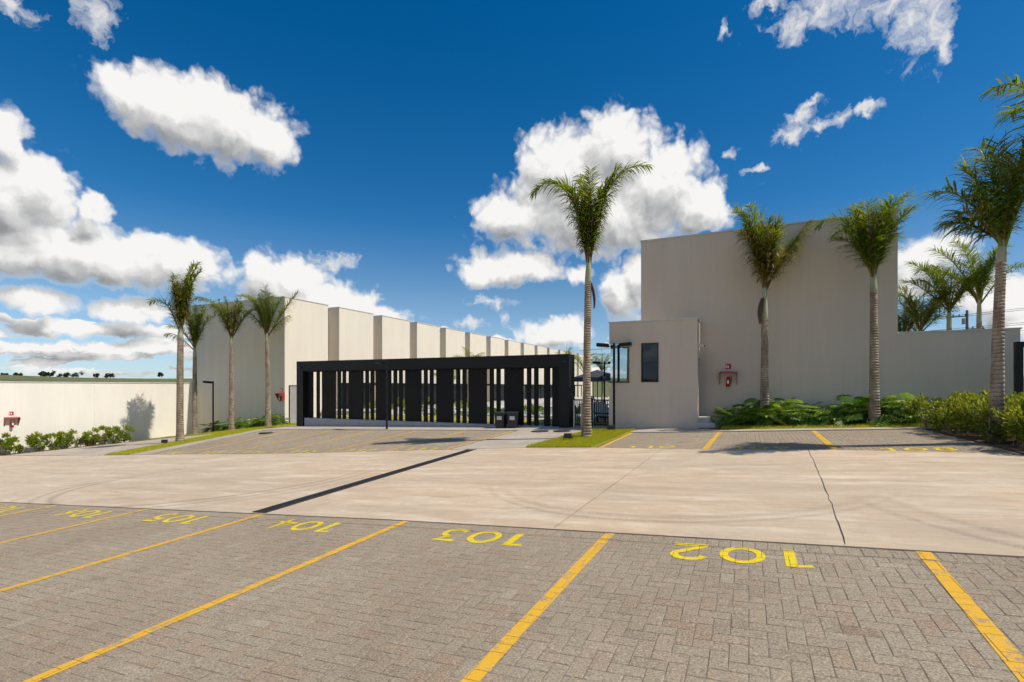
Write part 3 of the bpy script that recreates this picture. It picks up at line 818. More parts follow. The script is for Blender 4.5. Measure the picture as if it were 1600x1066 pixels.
house = thing('gatehouse', (-2.9, 17.4, gz(-2.9, 17.4)), 'small beige gatehouse with corner glazing and dark sash window', 'building')
def build_house():
    x0, x1, y0, y1, zb, zt = -4.35, -1.49, 17.4, 18.59, -1.9, 2.17
    L = house.location; th = .15
    m = MB()
    def bx(*a): m.box(a[0]-L.x, a[1]-L.x, a[2]-L.y, a[3]-L.y, a[4]-L.z, a[5]-L.z)
    wz0, wz1 = .14, 1.45; cx = -3.66                     # windows' height range, corner window end
    wa, wb = -3.27, -2.70
    # front wall in strips round the openings
    bx(x0, x1, y0, y0+th, zb, wz0); bx(x0, x1, y0, y0+th, wz1, zt)
    bx(cx, wa, y0, y0+th, wz0, wz1); bx(wb, x1, y0, y0+th, wz0, wz1)
    # left side wall with the corner window
    bx(x0, x0+th, y0+th, 21.5, zb, wz0); bx(x0, x0+th, y0+th, 21.5, wz1, zt); bx(x0, x0+th, 21.3, 21.5, wz0, wz1)
    # right side wall with the door opening
    bx(x1-th, x1, y0+th, y0+.42, zb, zt); bx(x1-th, x1, y0+.42, y1, .95, zt)
    # back and roof
    bx(x0, -3.55, 21.5, 21.65, zb, zt); bx(x0+th, x1-th, y0+th, 18.59, zt-.35, zt-.2); bx(x0+th, -3.52, 18.59, 21.5, zt-.35, zt-.2)
    m.build('wall', 'stucco', house)
    cm = MB()
    for a in ((x0-.03, x1+.03, y0-.03, y0+th+.02), (x0-.03, x0+th+.02, y0+th+.021, 21.65), (x1-th-.02, x1+.03, y0+th+.021, 18.59)):
        cm.box(a[0]-L.x, a[1]-L.x, a[2]-L.y, a[3]-L.y, zt+.001-L.z, zt+.045-L.z)
    cm.build('coping', 'coping', house)
    # corner glazing
    lbox(house, 'pane', 'glass_corner', x0+.03, cx, y0+.05, y0+.058, wz0+.03, wz1)
    lbox(house, 'pane', 'glass_corner', x0+.03, x0+.038, y0+.059, 21.3, wz0+.03, wz1)
    fr = MB()
    fr.box(x0-.03-L.x, cx+.01-L.x, y0-.02-L.y, y0+.1-L.y, wz0-.012-L.z, wz0+.028-L.z)
    fr.box(x0-.03-L.x, x0+.1-L.x, y0+.1-L.y, 21.3-L.y, wz0-.012-L.z, wz0+.028-L.z)
    fr.build('window_sill', 'grey_glass_frame', house)
    # sash window
    w_ = MB(); f = .035
    def wbx(*a): w_.box(a[0]-L.x, a[1]-L.x, y0-.012-L.y, y0+.08-L.y, a[2]-L.z, a[3]-L.z)
    wbx(wa, wa+f, wz0, wz1); wbx(wb-f, wb, wz0, wz1); wbx(wa+f, wb-f, wz0, wz0+f); wbx(wa+f, wb-f, wz1-f, wz1); wbx(wa+f, wb-f, .80-.022, .80+.022)
    fo = w_.build('window_frame', 'grey_glass_frame', house)
    lbox(house, 'pane', 'glass_dark', wa+f, wb-f, y0+.04, y0+.048, wz0+f, .778)
    lbox(house, 'pane', 'glass_dark', wa+f, wb-f, y0+.04, y0+.048, .822, wz1-f)
    lbox(house, 'blind', 'curtain', wa-.02, wb+.02, y0+.155, y0+.17, wz0-.05, wz1+.05)
    lbox(house, 'door', 'grey_glass_frame', x1-.10, x1-.06, y0+.43, y1-.01, -1.0, .94)
    # steps to the door
    lbox(house, 'step', 'pale_stone', x1+.002, x1+.62, y0+.05, y1, -1.7, -1.17, .01)
    lbox(house, 'step', 'pale_stone', x1+.002, x1+.33, y0+.28, y1, -1.169, -1.0, .01)
build_house()
camr = thing('security_camera', (-1.49, 17.62, 1.35), 'small white security camera on the gatehouse corner', 'camera')
MB().box(0, .02, -.04, .04, -.05, .05).build('mount', 'white_paint', camr)
MB().tube([(.02, 0, 0), (.07, -.02, -.01)], .014, 8).build('arm', 'white_paint', camr)
MB().tube([(.05, .0, -.02), (.20, -.09, -.045)], .032, 10).build('housing', 'white_paint', camr)
MB().tube([(.2005, -.0905, -.0451), (.212, -.097, -.047)], .027, 10).build('lens', 'black_plastic', camr)

# row building with deep slots
row = thing('row_building', (-28.9, 21.76, gz(-28.9, 21.76)), 'long off white building with a rhythm of wall panels and deep slots', 'building')
def build_row():
    L = row.location; top = 5.27; base = -3.6
    n = 15; per = 4.42; pw = 3.42
    unit = MB().box(-33.05-L.x, -24.8-L.x, 0, pw, base-L.z, top-L.z).mesh('wall_panel', 'stucco_wall')
    cop = MB().box(-33.08-L.x, -24.77-L.x, -.03, pw+.03, top-L.z+.001, top-L.z+.045).mesh('coping', 'coping')
    rec = MB().box(-33.0-L.x, -25.75-L.x, .002, per-pw-.002, base-L.z, top-.06-L.z).mesh('recess_wall', 'stucco_wall')
    for k in range(n):
        link('wall_panel', unit, row, (0, k*per, 0)); link('coping', cop, row, (0, k*per, 0))
        if k < n-1: link('recess_wall', rec, row, (0, k*per+pw, 0))
    # door in the first panel
    y0, y1 = 22.05, 23.0
    d = MB()
    for k in range(8):
        a = y0+.05+k*(y1-y0-.1)/8; d.box(-24.795-L.x, -24.765-L.x, a-L.y+.004, a+(y1-y0-.1)/8-.004-L.y, -2.2-L.z, .02-L.z)
    d.build('door', 'grey_door', row)
    f = MB(); f.box(-24.798-L.x, -24.75-L.x, y0-L.y, y0+.045-L.y, -2.25-L.z, .07-L.z); f.box(-24.798-L.x, -24.75-L.x, y1-.045-L.y, y1-L.y, -2.25-L.z, .07-L.z); f.box(-24.798-L.x, -24.75-L.x, y0+.046-L.y, y1-.046-L.y, .025-L.z, .07-L.z)
    f.build('door_frame', 'black_metal', row)
build_row()
# patios along the row: dark canopies
canm = MB().box(0, 2.3, 0, 3.3, -.14, .02).mesh('roof', 'black_metal'); cpost = MB().box(2.1, 2.2, 0, .1, -1.7, -.142).mesh('post', 'black_metal')
cdoor = MB().box(.004, .05, .05, 3.2, -1.7, -.142).mesh('glazed_door', 'grey_glass_frame')
for k in range(1, 12):
    y = 21.8+k*4.42+.05
    t = thing('patio_canopy', (-24.79, y, .22), 'dark flat patio canopy on posts along the row building', 'canopy', 'patio canopies along the row building')
    link('roof', canm, t); link('post', cpost, t, (0, .02, 0)); link('post', cpost, t, (0, 3.15, 0)); link('glazed_door', cdoor, t)

# white boundary wall on the left
wall = thing('white_boundary_wall', (-33.1, 9, -3.3), 'long sunlit white boundary wall at the far edge of the lot', 'wall')
L = wall.location
for k in range(7):
    a = -18+k*5.68
    MB().box(-.12, .12, a-9+.002, a+5.68-9-.002, -.9, 3.50).build('wall_panel', 'stucco_white', wall)
MB().box(-.15, .15, -27, 12.72, 3.501, 3.545).build('coping', 'coping', wall)

# ------------------------------------------------------------------ black slatted screen
scr = thing('slatted_screen', (-12.9, 18.0, gz(-12.9, 18)), 'long black portal screen with upright panels and narrow slats', 'screen')
def build_screen():
    L = scr.location; y0, y1 = 18.0, 18.65; zt = 1.2; zb = .74
    xa, xb = -19.73, -6.0
    def b(name, mat, *a, bev=0.): return lbox(scr, name, mat, *a, bev=bev)
    b('pillar', 'black_metal', xa, xa+.42, y0, y1, gz(xa, y0)-.05, zb)
    b('pillar', 'black_metal', xb-.40, xb, y0, y1, gz(xb, y0)-.05, zb)
    b('beam', 'black_metal', xa, xb, y0, y1, zb+.001, zt)
    b('beam_soffit', 'black_panel', xa+.42, xb-.40, y0+.08, y1-.08, zb-.04, zb-.001)
    pm = MB().box(-.415, .415, 18.25-L.y, 18.31-L.y, FL+.0-L.z, zb-.042-L.z).mesh('panel', 'black_panel')
    sm = MB().box(-.088, .088, 18.25-L.y, 18.31-L.y, FL+.0-L.z, zb-.042-L.z).mesh('slat', 'black_panel')
    x = -17.95; k = 0
    pans = [-17.95, -16.31, -14.74, -13.14, -11.54, -9.98, -8.36]
    for i, x in enumerate(pans):
        link('panel', pm, scr, (x-L.x, 0, 0))
        link('slat', sm, scr, (x+.645-L.x, 0, 0)); link('slat', sm, scr, (x+.945-L.x, 0, 0))
    b('panel', 'black_panel', xa+.44, -18.98, 18.22, 18.34, FL, zb-.042)
    link('slat', sm, scr, (-18.62-L.x, 0, 0))
    b('panel', 'black_panel', -7.08, -6.86, 18.22, 18.34, FL, zb-.042)
    b('panel', 'black_panel', -6.74, -6.42, 18.2, 18.36, FL, zb-.042)
    # grey plinth whose top is level while the ground falls away
    lp = MB(); n = 24; X0, X1 = xa+.44, -9.0
    for i in range(n):
        p, q = X0+(X1-X0)*i/n, X0+(X1-X0)*(i+1)/n
        vs = [(p, 18.06, gz(p, 18)-.1), (q, 18.06, gz(q, 18)-.1), (q, 18.5, gz(q, 18)-.1), (p, 18.5, gz(p, 18)-.1), (p, 18.06, FL-.002), (q, 18.06, FL-.002), (q, 18.5, FL-.002), (p, 18.5, FL-.002)]
        lp.add([(v[0]-L.x, v[1]-L.y, v[2]-L.z) for v in vs], [(4, 5, 6, 7), (0, 1, 5, 4), (2, 3, 7, 6)]+([(3, 0, 4, 7)] if i == 0 else [])+([(1, 2, 6, 5)] if i == n-1 else []))
    lp.build('plinth', 'plinth_grey', scr)
    b('threshold', 'plinth_grey', -8.98, xb-.41, 18.04, 18.5, FL-.25, FL-.012)
    for xx in (xa+.2, xb-.18):
        o = MB().tube([(xx-.06-L.x, 17.99-L.y, .93-L.z), (xx+.10-L.x, 17.93-L.y, .90-L.z)], .03, 8).build('camera_housing', 'black_plastic', scr)
build_screen()

# pool yard behind the screen
deck = MB().box(-19.3, -4.4, 18.66, 24.5, -2.6, FL-.01).box(-24.7, -4.4, 24.502, 70, -2.6, FL-.01).build('pool_deck', 'deck_tile'); tag(deck, kind='structure')
water = MB().box(-15.5, -6.2, 23.4, 33, FL-.0, FL+.03).build('pool_water', 'pool_water'); tag(water, kind='structure')
curb = MB()
for a in ((-15.9, -5.8, 22.9, 23.39), (-15.9, -5.8, 33.01, 33.4), (-15.9, -15.51, 23.4, 33), (-6.19, -5.8, 23.4, 33)): curb.box(a[0], a[1], a[2], a[3], FL-.0, FL+.10, .5, .015)
tag(curb.build('pool_kerb', 'pale_stone'), kind='structure')
side = sheet('side_path', quadpoly((-24.78, 21.75), (-19.32, 18.92), (-19.32, 24.48), (-24.78, 24.48)), 'walk_concrete', 6, 6, .015, .1); tag(side, kind='structure')
lawn = MB().box(-19.0, -5.0, 18.9, 21.6, FL-.008, FL+.02).build('yard_lawn', 'turf'); tag(lawn, kind='structure')

# fence with gates between screen and gatehouse
fence = thing('entry_gate', (-5.2, 18.3, gz(-5.2, 18.3)), 'dark barred entry gate between black screen and gatehouse', 'gate')
L = fence.location
for (a, b_) in ((-5.92, -5.20), (-5.14, -4.42)):
    g_ = MB()
    for z in (-1.40, -.98, -.50): g_.box(a-L.x, b_-L.x, -.02, .02, z-.025-L.z, z+.025-L.z)
    g_.box(a-L.x, a+.04-L.x, -.021, .021, -1.45-L.z, -.45-L.z); g_.box(b_-.04-L.x, b_-L.x, -.021, .021, -1.45-L.z, -.45-L.z)
    fo = g_.build('gate_frame', 'black_metal', fence)
    for k in range(9):
        x = a+.09+k*(b_-a-.18)/8
        MB().box(x-.012-L.x, x+.012-L.x, -.012, .012, -1.37-L.z, -.53-L.z).build('bar', 'black_metal', fo)
for x, y in ((-5.72, 17.72), (-4.48, 17.95), (-5.55, 18.05)):
    zb = gz(x, y)
    t = thing('steel_post', (x, y, zb), {-5.72: 'slim steel bollard before the black screen pillar', -4.48: 'slim steel bollard beside the gatehouse wall', -5.55: 'slim steel bollard just behind the palm trunk'}[x], 'post', 'steel posts at the entry')
    MB().tube([(0, 0, -.05), (0, 0, 1.0)], .022, 12).build('tube', 'steel', t); MB().tube([(0, 0, 1.001), (0, 0, 1.02)], .027, 12).build('cap', 'steel', t); MB().tube([(0, 0, 0), (0, 0, .015)], .05, 12).build('base_plate', 'steel', t)

# ------------------------------------------------------------------ lamps
def lamp(loc, H, dirs, label):
    t = thing('lamp_post', loc, label, 'lamp post', 'black lamp posts')
    MB().box(-.09, .09, -.09, .09, -.05, .015, .5, .004).build('base_plate', 'black_metal', t)
    MB().tube([(0, 0, .0), (0, 0, H)], .042, 12).build('pole', 'black_metal', t)
    for a in dirs:
        dx, dy = math.cos(a), math.sin(a)
        arm = MB().tube([(dx*.03, dy*.03, H-.10), (dx*.20, dy*.20, H-.09)], .02, 8).build('arm', 'black_metal', t)
        hd = bpy.data.objects.new('lamp_head', MB().box(.18, .58, -.13, .13, -.06, .06, .5, .012).mesh('lamp_head', 'black_metal')); COL.objects.link(hd)
        hd.parent = t; hd.location = (0, 0, H-.09); hd.rotation_euler = (0, -.09, a)
        ln = bpy.data.objects.new('lens', MB().box(.22, .54, -.10, .10, -.066, -.0602).mesh('lens', 'label_white')); COL.objects.link(ln); ln.parent = hd
    return t
RA = TH                      # image-right direction
lamp((-13.62, 17.1, gz(-13.62, 17.1)), 2.86, [math.pi], 'single headed black lamp post before the slatted screen')
lamp((-4.12, 17.12, gz(-4.12, 17.12)), 2.92, [0.1, math.pi+.1], 'twin headed black lamp post at the gatehouse corner')
lamp((-27.5, 19.2, gz(-27.5, 19.2)), 2.95, [math.pi+.2], 'single headed black lamp post among the four palms')
lamp((-6.55, 25.2, FL), 2.75, [0.1, math.pi+.1], 'twin headed black lamp post inside the pool yard')

# ------------------------------------------------------------------ wheelie bins
def wbin(x, y, rz, label):
    t = thing('wheelie_bin', (x, y, gz(x, y)+.012), label, 'bin', 'black bins by the screen', rz); t.scale = (.86, .86, .88)
    m = MB(); vs = []
    for z, w_, d in ((.05, .19, .17), (.30, .205, .19), (.60, .225, .215), (.61, .24, .23), (.64, .24, .23)):
        vs += [(-w_, -d, z), (w_, -d, z), (w_, d, z), (-w_, d, z)]
    fs = [(3, 2, 1, 0), (16, 17, 18, 19)]
    for k in range(4):
        for j in range(4):
            a = k*4+j; c = k*4+(j+1) % 4; fs.append((a, c, c+4, a+4))
    m.add(vs, fs).build('body', 'black_plastic', t)
    lid = MB(); lv = []
    for (yy, z) in ((-.26, .642), (-.20, .68), (.0, .705), (.2, .70), (.27, .66)): lv += [(-.25, yy, z), (.25, yy, z)]
    lid.add(lv+[(-.25, -.26, .641), (.25, -.26, .641), (-.25, .27, .641), (.25, .27, .641)], [(0, 1, 3, 2), (2, 3, 5, 4), (4, 5, 7, 6), (6, 7, 9, 8), (0, 10, 11, 1), (8, 9, 13, 12), (10, 0, 2, 4, 6, 8, 12), (1, 11, 13, 9, 7, 5, 3)]).build('lid', 'black_plastic', t)
    MB().box(-.11, .11, -.2185, -.2125, .36, .52).build('label_plate', 'label_white', t)
    MB().tube([(-.2, .29, .63), (.2, .29, .63)], .015, 8).build('handle', 'black_plastic', t)
    for s in (-1, 1): MB().tube([(s*.17, .17, .085), (s*.215, .17, .085)], .085, 14).build('wheel', 'black_plastic', t)
wbin(-8.68, 17.72, .22, 'black wheelie bin with white label, nearer the plinth end')
wbin(-8.16, 17.72, .30, 'black wheelie bin with white label, nearer the gate')

# ------------------------------------------------------------------ fire points: red shelter, extinguisher, sign
def fire_point(loc, rz, where):
    t = thing('extinguisher_shelter', loc, 'red metal shelter over the extinguisher '+where, 'shelter', 'fire extinguisher shelters', rz)
    # local: wall at y=0, sticks out towards -y
    MB().add([(-.27, 0, .24), (.27, 0, .24), (.27, -.26, .20), (-.27, -.26, .20), (-.27, 0, .246), (.27, 0, .246), (.27, -.26, .206), (-.27, -.26, .206)], [(3, 2, 1, 0), (4, 5, 6, 7), (0, 1, 5, 4), (1, 2, 6, 5), (2, 3, 7, 6), (3, 0, 4, 7)]).build('roof', 'red_paint', t)
    for s in (-1, 1):
        x0, x1 = s*.264, s*.258
        MB().add([(x0, 0, .239), (x0, -.255, .199), (x0, -.03, -.20), (x0, 0, -.20), (x1, 0, .239), (x1, -.255, .199), (x1, -.03, -.20), (x1, 0, -.20)], [(0, 1, 2, 3), (7, 6, 5, 4), (0, 4, 5, 1), (1, 5, 6, 2), (2, 6, 7, 3), (3, 7, 4, 0)]).build('side', 'red_paint', t)
    Rz = Matrix.Rotation(rz, 4, 'Z')
    e = thing('fire_extinguisher', tuple(Vector(loc)+Rz @ Vector((0, -.10, 0))), 'red fire extinguisher hanging '+where, 'extinguisher', 'fire extinguishers', rz)
    MB().tube([(0, 0, -.26), (0, 0, -.25), (0, 0, .0), (0, 0, .05), (0, 0, .075)], [.05, .065, .065, .045, .02], 16).build('cylinder', 'red_gloss', e, True)
    MB().tube([(0, 0, .076), (0, 0, .12)], .018, 10).build('valve', 'steel', e)
    MB().box(-.01, .01, -.10, .03, .121, .135).build('lever', 'black_plastic', e)
    MB().tube([(.02, 0, .10), (.09, 0, .10), (.10, 0, .0), (.085, 0, -.16)], .011, 8).build('hose', 'black_plastic', e)
    MB().box(-.03, .03, -.0685, -.0655, -.15, -.05).build('label_plate', 'sign_white', e)
    s_ = thing('fire_sign', tuple(Vector(loc)+Rz @ Vector((0, -.004, .42))), 'small red and white fire sign '+where, 'sign', 'fire point signs', rz)
    MB().box(-.09, .09, -.004, .002, -.09, .09).build('plate', 'red_paint', s_)
    MB().tube([(.0, -.0045, -.055), (.0, -.0045, .03)], .022, 8).build('pictogram', 'sign_white', s_)
    MB().box(-.075, -.045, -.006, -.0042, -.05, .05).build('pictogram_flame', 'sign_white', s_)
fire_point((-.62, 18.597, .25), 0, 'on the tall hall wall')
fire_point((-25.05, 21.757, -.62), 0, 'at the corner of the row building')
fire_point((-32.978, 12.55, -1.75), math.pi/2, 'on the white boundary wall')

# ground spotlights, manhole covers
for (x, y, lab) in ((-4.62, 13.75, 'small black ground spotlight on the front of the grass island'), (-4.02, 16.3, 'small black ground spotlight beside the twin lamp post')):
    t = thing('ground_spotlight', (x, y, gz(x, y)+.02), lab, 'spotlight', 'ground spotlights', .3)
    MB().box(-.11, .11, -.05, .05, .07, .21, .5, .01).build('housing', 'black_plastic', t); MB().box(-.09, .09, .051, .056, .085, .195).build('lens', 'label_white', t)
    m = MB(); m.box(-.13, -.115, -.02, .02, -.03, .15); m.box(.115, .13, -.02, .02, -.03, .15); m.box(-.115, .115, -.02, .02, -.03, .0); m.build('bracket', 'black_plastic', t)
t = thing('ground_spotlight', (-23.1, 13.9, gz(-23.1, 13.9)+.02), 'small black ground spotlight on the left grass strip', 'spotlight', 'ground spotlights', .6)
MB().box(-.11, .11, -.05, .05, .07, .21, .5, .01).build('housing', 'black_plastic', t); MB().box(-.02, .02, -.02, .02, -.03, .07).build('bracket', 'black_plastic', t)
for (x, y, lab) in ((-6.55, 16.55, 'round iron manhole cover on the path, farther from the grass'), (-5.75, 16.6, 'round iron manhole cover on the path, nearer the grass'), (-19.3, 16.0, 'iron manhole cover at the far end of the paver bays')):
    t = thing('manhole_cover', (x, y, gz(x, y)+.013), lab, 'manhole cover', 'manhole covers')
    MB().tube([(0, 0, -.02), (0, 0, .008)], .33, 24).build('ring', 'iron', t); MB().tube([(0, 0, .0085), (0, 0, .013)], .28, 24).build('lid', 'iron', t)

# ------------------------------------------------------------------ palms
def frond(m, base, az, el, L, droop, rr, leafL=.62, hang=.55, brown=0., dens=1., roll=0., ex=3.2):
    """one feathery leaf: curved rib with leaflets set round it"""
    n = 16; p = Vector(base); pts = [p.copy()]; ds = []
    a = az
    for i in range(n):
        s = (i+.5)/n; e = el-droop*s**ex
        d = Vector((math.cos(a)*math.cos(e), math.sin(a)*math.cos(e), math.sin(e)))
        p = p+d*(L/n); pts.append(p.copy()); ds.append(d)
    ds.append(ds[-1])
    m.tube(pts, [max(.004, .030*(1-i/n)**1.1+.003) for i in range(n+1)], 5, .78 if not brown else .92, False)
    N = int(80*dens*max(.6, L/2.6)); down = Vector((0, 0, -1))
    for i in range(N):
        s = .16+.84*(i+rr.random()*.6)/N
        x = s*n; k = min(int(x), n-1); q = pts[k].lerp(pts[k+1], x-k); d = ds[k]
        side0 = d.cross(Vector((0, 0, 1)))
        if side0.length < .15: side0 = Vector((-math.sin(a), math.cos(a), 0))
        side0.normalize(); upv = side0.cross(d).normalized()
        ll = leafL*(.32+.80*math.sin(s*math.pi*.90))*rr.uniform(.8, 1.15)
        for sg in (-1, 1):
            r = rr.uniform(-.75, .75)+roll
            out = (side0*math.cos(r)*sg+upv*math.sin(r))
            fw = .55+.75*s
            dv = (out+d*fw).normalized(); w_ = .0145*rr.uniform(.8, 1.25)
            hg = (hang*.6 if brown < .15 else hang)*rr.uniform(.5, 1.4)
            P = [q]; cur = q; dd = dv
            for j in range(3):
                dd = (dd+down*hg*(.25+.35*j)).normalized(); cur = cur+dd*(ll/3); P.append(cur)
            wv = dv.cross(down)
            if wv.length < .1: wv = side0
            wv = wv.normalized()
            wv = (wv+upv*rr.uniform(-.6, .6)).normalized()
            vs = [tuple(P[0]-wv*w_*.4), tuple(P[0]+wv*w_*.4), tuple(P[1]-wv*w_), tuple(P[1]+wv*w_), tuple(P[2]-wv*w_*.75), tuple(P[2]+wv*w_*.75), tuple(P[3])]
            t = rr.gauss(.48, .16)+(.12 if s > .6 else 0)
            if rr.random() < (brown if s > .55 or brown < .2 else min(.85, brown*2.2)): t = rr.uniform(.84, 1.)
            elif rr.random() < .03: t = rr.uniform(.8, .9)
            t = min(max(t, 0), 1)
            m.add(vs, [(0, 1, 3, 2), (2, 3, 5, 4), (4, 5, 6)], t)
def palm(x, y, z0, H, crown_specs, label, seed, r0=.23, lean=(0, 0), shaft=.9, group='palm trees', sheath=None, hang=.85, dens=1., leafL=.52):
    """H = height of the crown base; crown_specs: list of (azimuth relative to image right in degrees, elevation deg, length, droop, brown)"""
    rr = random.Random(seed)
    t = thing('palm_tree', (x, y, z0), label, 'palm tree', group)
    def ctr(z): k = z/H; return Vector((lean[0]*k*k, lean[1]*k*k, z))
    # ringed trunk
    m = MB(); n = 18; rings = []; z = -.12
    Ht = H-shaft
    while z < Ht:
        k = max(z, 0)/H
        r = r0*(1.0-.30*k**.8)*(1+.22*math.exp(-max(z, 0)/.35)*.8)*(1+.05*math.sin(k*5+seed))
        step = (.085-.03*k)*rr.uniform(.8, 1.2)
        rings.append((z, r*1.0, 0.)); rings.append((z+step*.72, r*.985, .0)); rings.append((z+step*.80, r*.93, 1.)); rings.append((z+step*.98, r*.94, .8)); z += step
    vs = []; fs = []; ts = []
    for (zz, r, tn) in rings:
        c = ctr(max(zz, 0)); ph = rr.uniform(-.006, .006)
        for q in range(n):
            a = 2*math.pi*q/n; rq = r*(1+.025*math.sin(3*a+seed)+.015*math.sin(7*a+zz*3))
            vs.append((c.x+math.cos(a)*rq, c.y+math.sin(a)*rq, zz+ph*math.sin(a*2+zz))); ts.append(tn)
    for i in range(len(rings)-1):
        for q in range(n): q2 = (q+1) % n; fs.append((i*n+q, i*n+q2, (i+1)*n+q2, (i+1)*n+q))
    m.add(vs, fs, ts).build('trunk', 'palm_trunk', t, True)
    rt = rings[-1][1]
    MB().tube([ctr(Ht-.02), ctr(Ht+.10), ctr(Ht+shaft*.45), ctr(H), ctr(H)+Vector((0, 0, .30))], [rt*1.0, rt*1.06, rt*.95, rt*.62, rt*.25], 14).build('crownshaft', 'crownshaft', t, True)
    if sheath:
        a, zz, ln = sheath; a = TH+math.radians(a); c = ctr(zz)
        d = Vector((math.cos(a), math.sin(a), 0)); sd = Vector((-d.y, d.x, 0)); vs = []; fs = []
        for i in range(7):
            s = i/6; wv = .11*math.sin(math.pi*min(s*.8+.18, 1))+.01; off = rt*1.02+.10*math.sin(math.pi*s*.7)
            for (b, o) in ((-1, -.02), (-.4, .02), (.4, .02), (1, -.02)): vs.append(tuple(c+d*(off+o)+sd*b*wv+Vector((0, 0, -ln*s))))
        for i in range(6):
            for b in range(3): fs.append((i*4+b, i*4+b+1, i*4+b+5, i*4+b+4))
        MB().add(vs, fs).build('dead_sheath', 'brown_sheath', t, True)
    for k, (a, e, Lf, dr, br) in enumerate(crown_specs):
        m = MB(); a = TH+math.radians(a); b = ctr(H)+Vector((math.cos(a)*rt*.35, math.sin(a)*rt*.35, rr.uniform(-.25, .1)))
        frond(m, b, a, math.radians(e), Lf, math.radians(dr), rr, leafL, hang, br, dens, rr.uniform(-.3, .3))
        m.build('frond', 'palm_leaf', t)
    # unopened spear
    c = ctr(H); MB().tube([tuple(c), tuple(c+Vector((rr.uniform(-.1, .1), 0, 1.1))), tuple(c+Vector((rr.uniform(-.2, .2), 0, 2.0)))], [.03, .018, .004], 6, .6).build('spear_leaf', 'petiole', t)
    return t
def upright(rr, n, L, e0=68, e1=86, brown=.1, droop=(8, 40)):
    out = []
    for i in range(n): out.append((360*i/n+rr.uniform(-25, 25), rr.uniform(e0, e1), L*rr.uniform(.8, 1.1), rr.uniform(*droop), brown if rr.random() < .6 else .0))
    return out
rr = random.Random(3)
palm(-4.3, 14.5, gz(-4.3, 14.5), 5.25, upright(rr, 9, 2.3, 79, 89, .25, (3, 20))+[(2, 80, 3.75, 95, .02), (176, 85, 3.5, 150, .02), (182, 82, 3.0, 80, .05), (-8, 80, 2.9, 30, .2), (100, 83, 2.9, 40, 0), (-95, 82, 2.6, 40, .1)],
     'tall palm with two arching fronds on the grass island by the gatehouse', 21, .134, (.06, .02), .75, sheath=(5, 4.55, .75))
palm(.45, 17.75, gz(.45, 17.75), 4.45, upright(rr, 12, 2.1, 76, 88, .45, (2, 20))+[(2, 58, 2.5, 8, .22), (10, 62, 2.1, 25, .3), (170, 82, 2.6, 40, .05), (185, 74, 1.7, 40, .6), (30, 68, 1.5, 40, .6), (160, 80, 2.7, 30, 0), (200, 83, 2.6, 25, 0)],
     'palm with brown skirted crown before the tall hall, beside the fire extinguisher', 33, .135, (.0, 0), 1.15, sheath=(195, 4.0, .8))
palm(3.2, 17.3, gz(3.2, 17.3), 4.35, upright(rr, 12, 2.1, 74, 88, .06, (5, 35))+[(172, 74, 2.45, 140, 0), (190, 68, 2.0, 120, 0), (12, 76, 2.75, 45, 0), (-10, 72, 2.1, 50, 0), (180, 60, 1.4, 50, .1), (20, 66, 1.5, 50, 0)],
     'green full crowned palm before the right end of the tall hall', 45, .132, (-.02, 0), .6)
palm(4.2, 12.45, gz(4.2, 12.45), 3.85, upright(rr, 9, 1.6, 68, 84, .05, (10, 40))+[(178, 50, 1.55, 70, 0), (190, 42, 1.2, 60, .1), (168, 34, 1.0, 50, .2), (20, 72, 1.9, 60, 0), (60, 74, 2.1, 50, 0), (0, 80, 2.3, 30, 0), (200, 58, 1.3, 60, 0)],
     'near palm with grey ringed trunk rising out of the hedge', 57, .108, (.08, 0), .5)
palm(5.35, 12.35, gz(5.35, 12.35), 4.9, upright(rr, 5, 1.8, 66, 82, 0, (20, 60))+[(180, 58, 2.2, 90, 0), (192, 44, 2.0, 80, 0)],
     'palm whose crown reaches in at the top right corner of the picture', 58, .15, (0, 0), .5)
# the four on the left
palm(-23.4, 14.75, gz(-23.4, 14.75), 5.15, upright(rr, 15, 2.3, 80, 89, .6, (0, 10))+[(15, 83, 3.2, 24, 0), (25, 82, 3.0, 30, 0), (180, 70, 2.2, 110, 0), (60, 84, 3.0, 18, 0), (150, 84, 2.7, 16, 0)],
     'leftmost tall palm with narrow shaggy crown and brown dead fronds', 61, .165, (.05, 0), .5, 'palms before the row building')
palm(-28.5, 18.8, gz(-28.5, 18.8), 4.95, upright(rr, 12, 2.4, 72, 86, .12, (5, 40))+[(180, 56, 2.0, 70, 0), (200, 48, 1.7, 60, .2), (0, 70, 2.2, 50, 0)],
     'slim palm standing just behind the leftmost tall palm', 62, .14, (0, 0), .5, 'palms before the row building')
palm(-26.1, 19.3, gz(-26.1, 19.3), 5.3, upright(rr, 12, 2.1, 70, 86, .3, (5, 40))+[(178, 68, 3.4, 100, 0), (20, 64, 2.4, 60, .1), (200, 74, 1.9, 60, .2)],
     'palm between the lamp post and the corner palm, one frond arching over', 63, .145, (0, 0), .5, 'palms before the row building')
palm(-24.3, 20.2, gz(-24.3, 20.2), 5.25, upright(rr, 12, 2.4, 72, 87, .06, (5, 40))+[(170, 72, 3.1, 80, 0), (190, 54, 1.9, 60, .1), (8, 60, 3.0, 10, .05), (20, 54, 1.6, 30, .2)],
     'palm nearest the red extinguisher shelter on the row building', 64, .15, (-.1, 0), .5, 'palms before the row building')
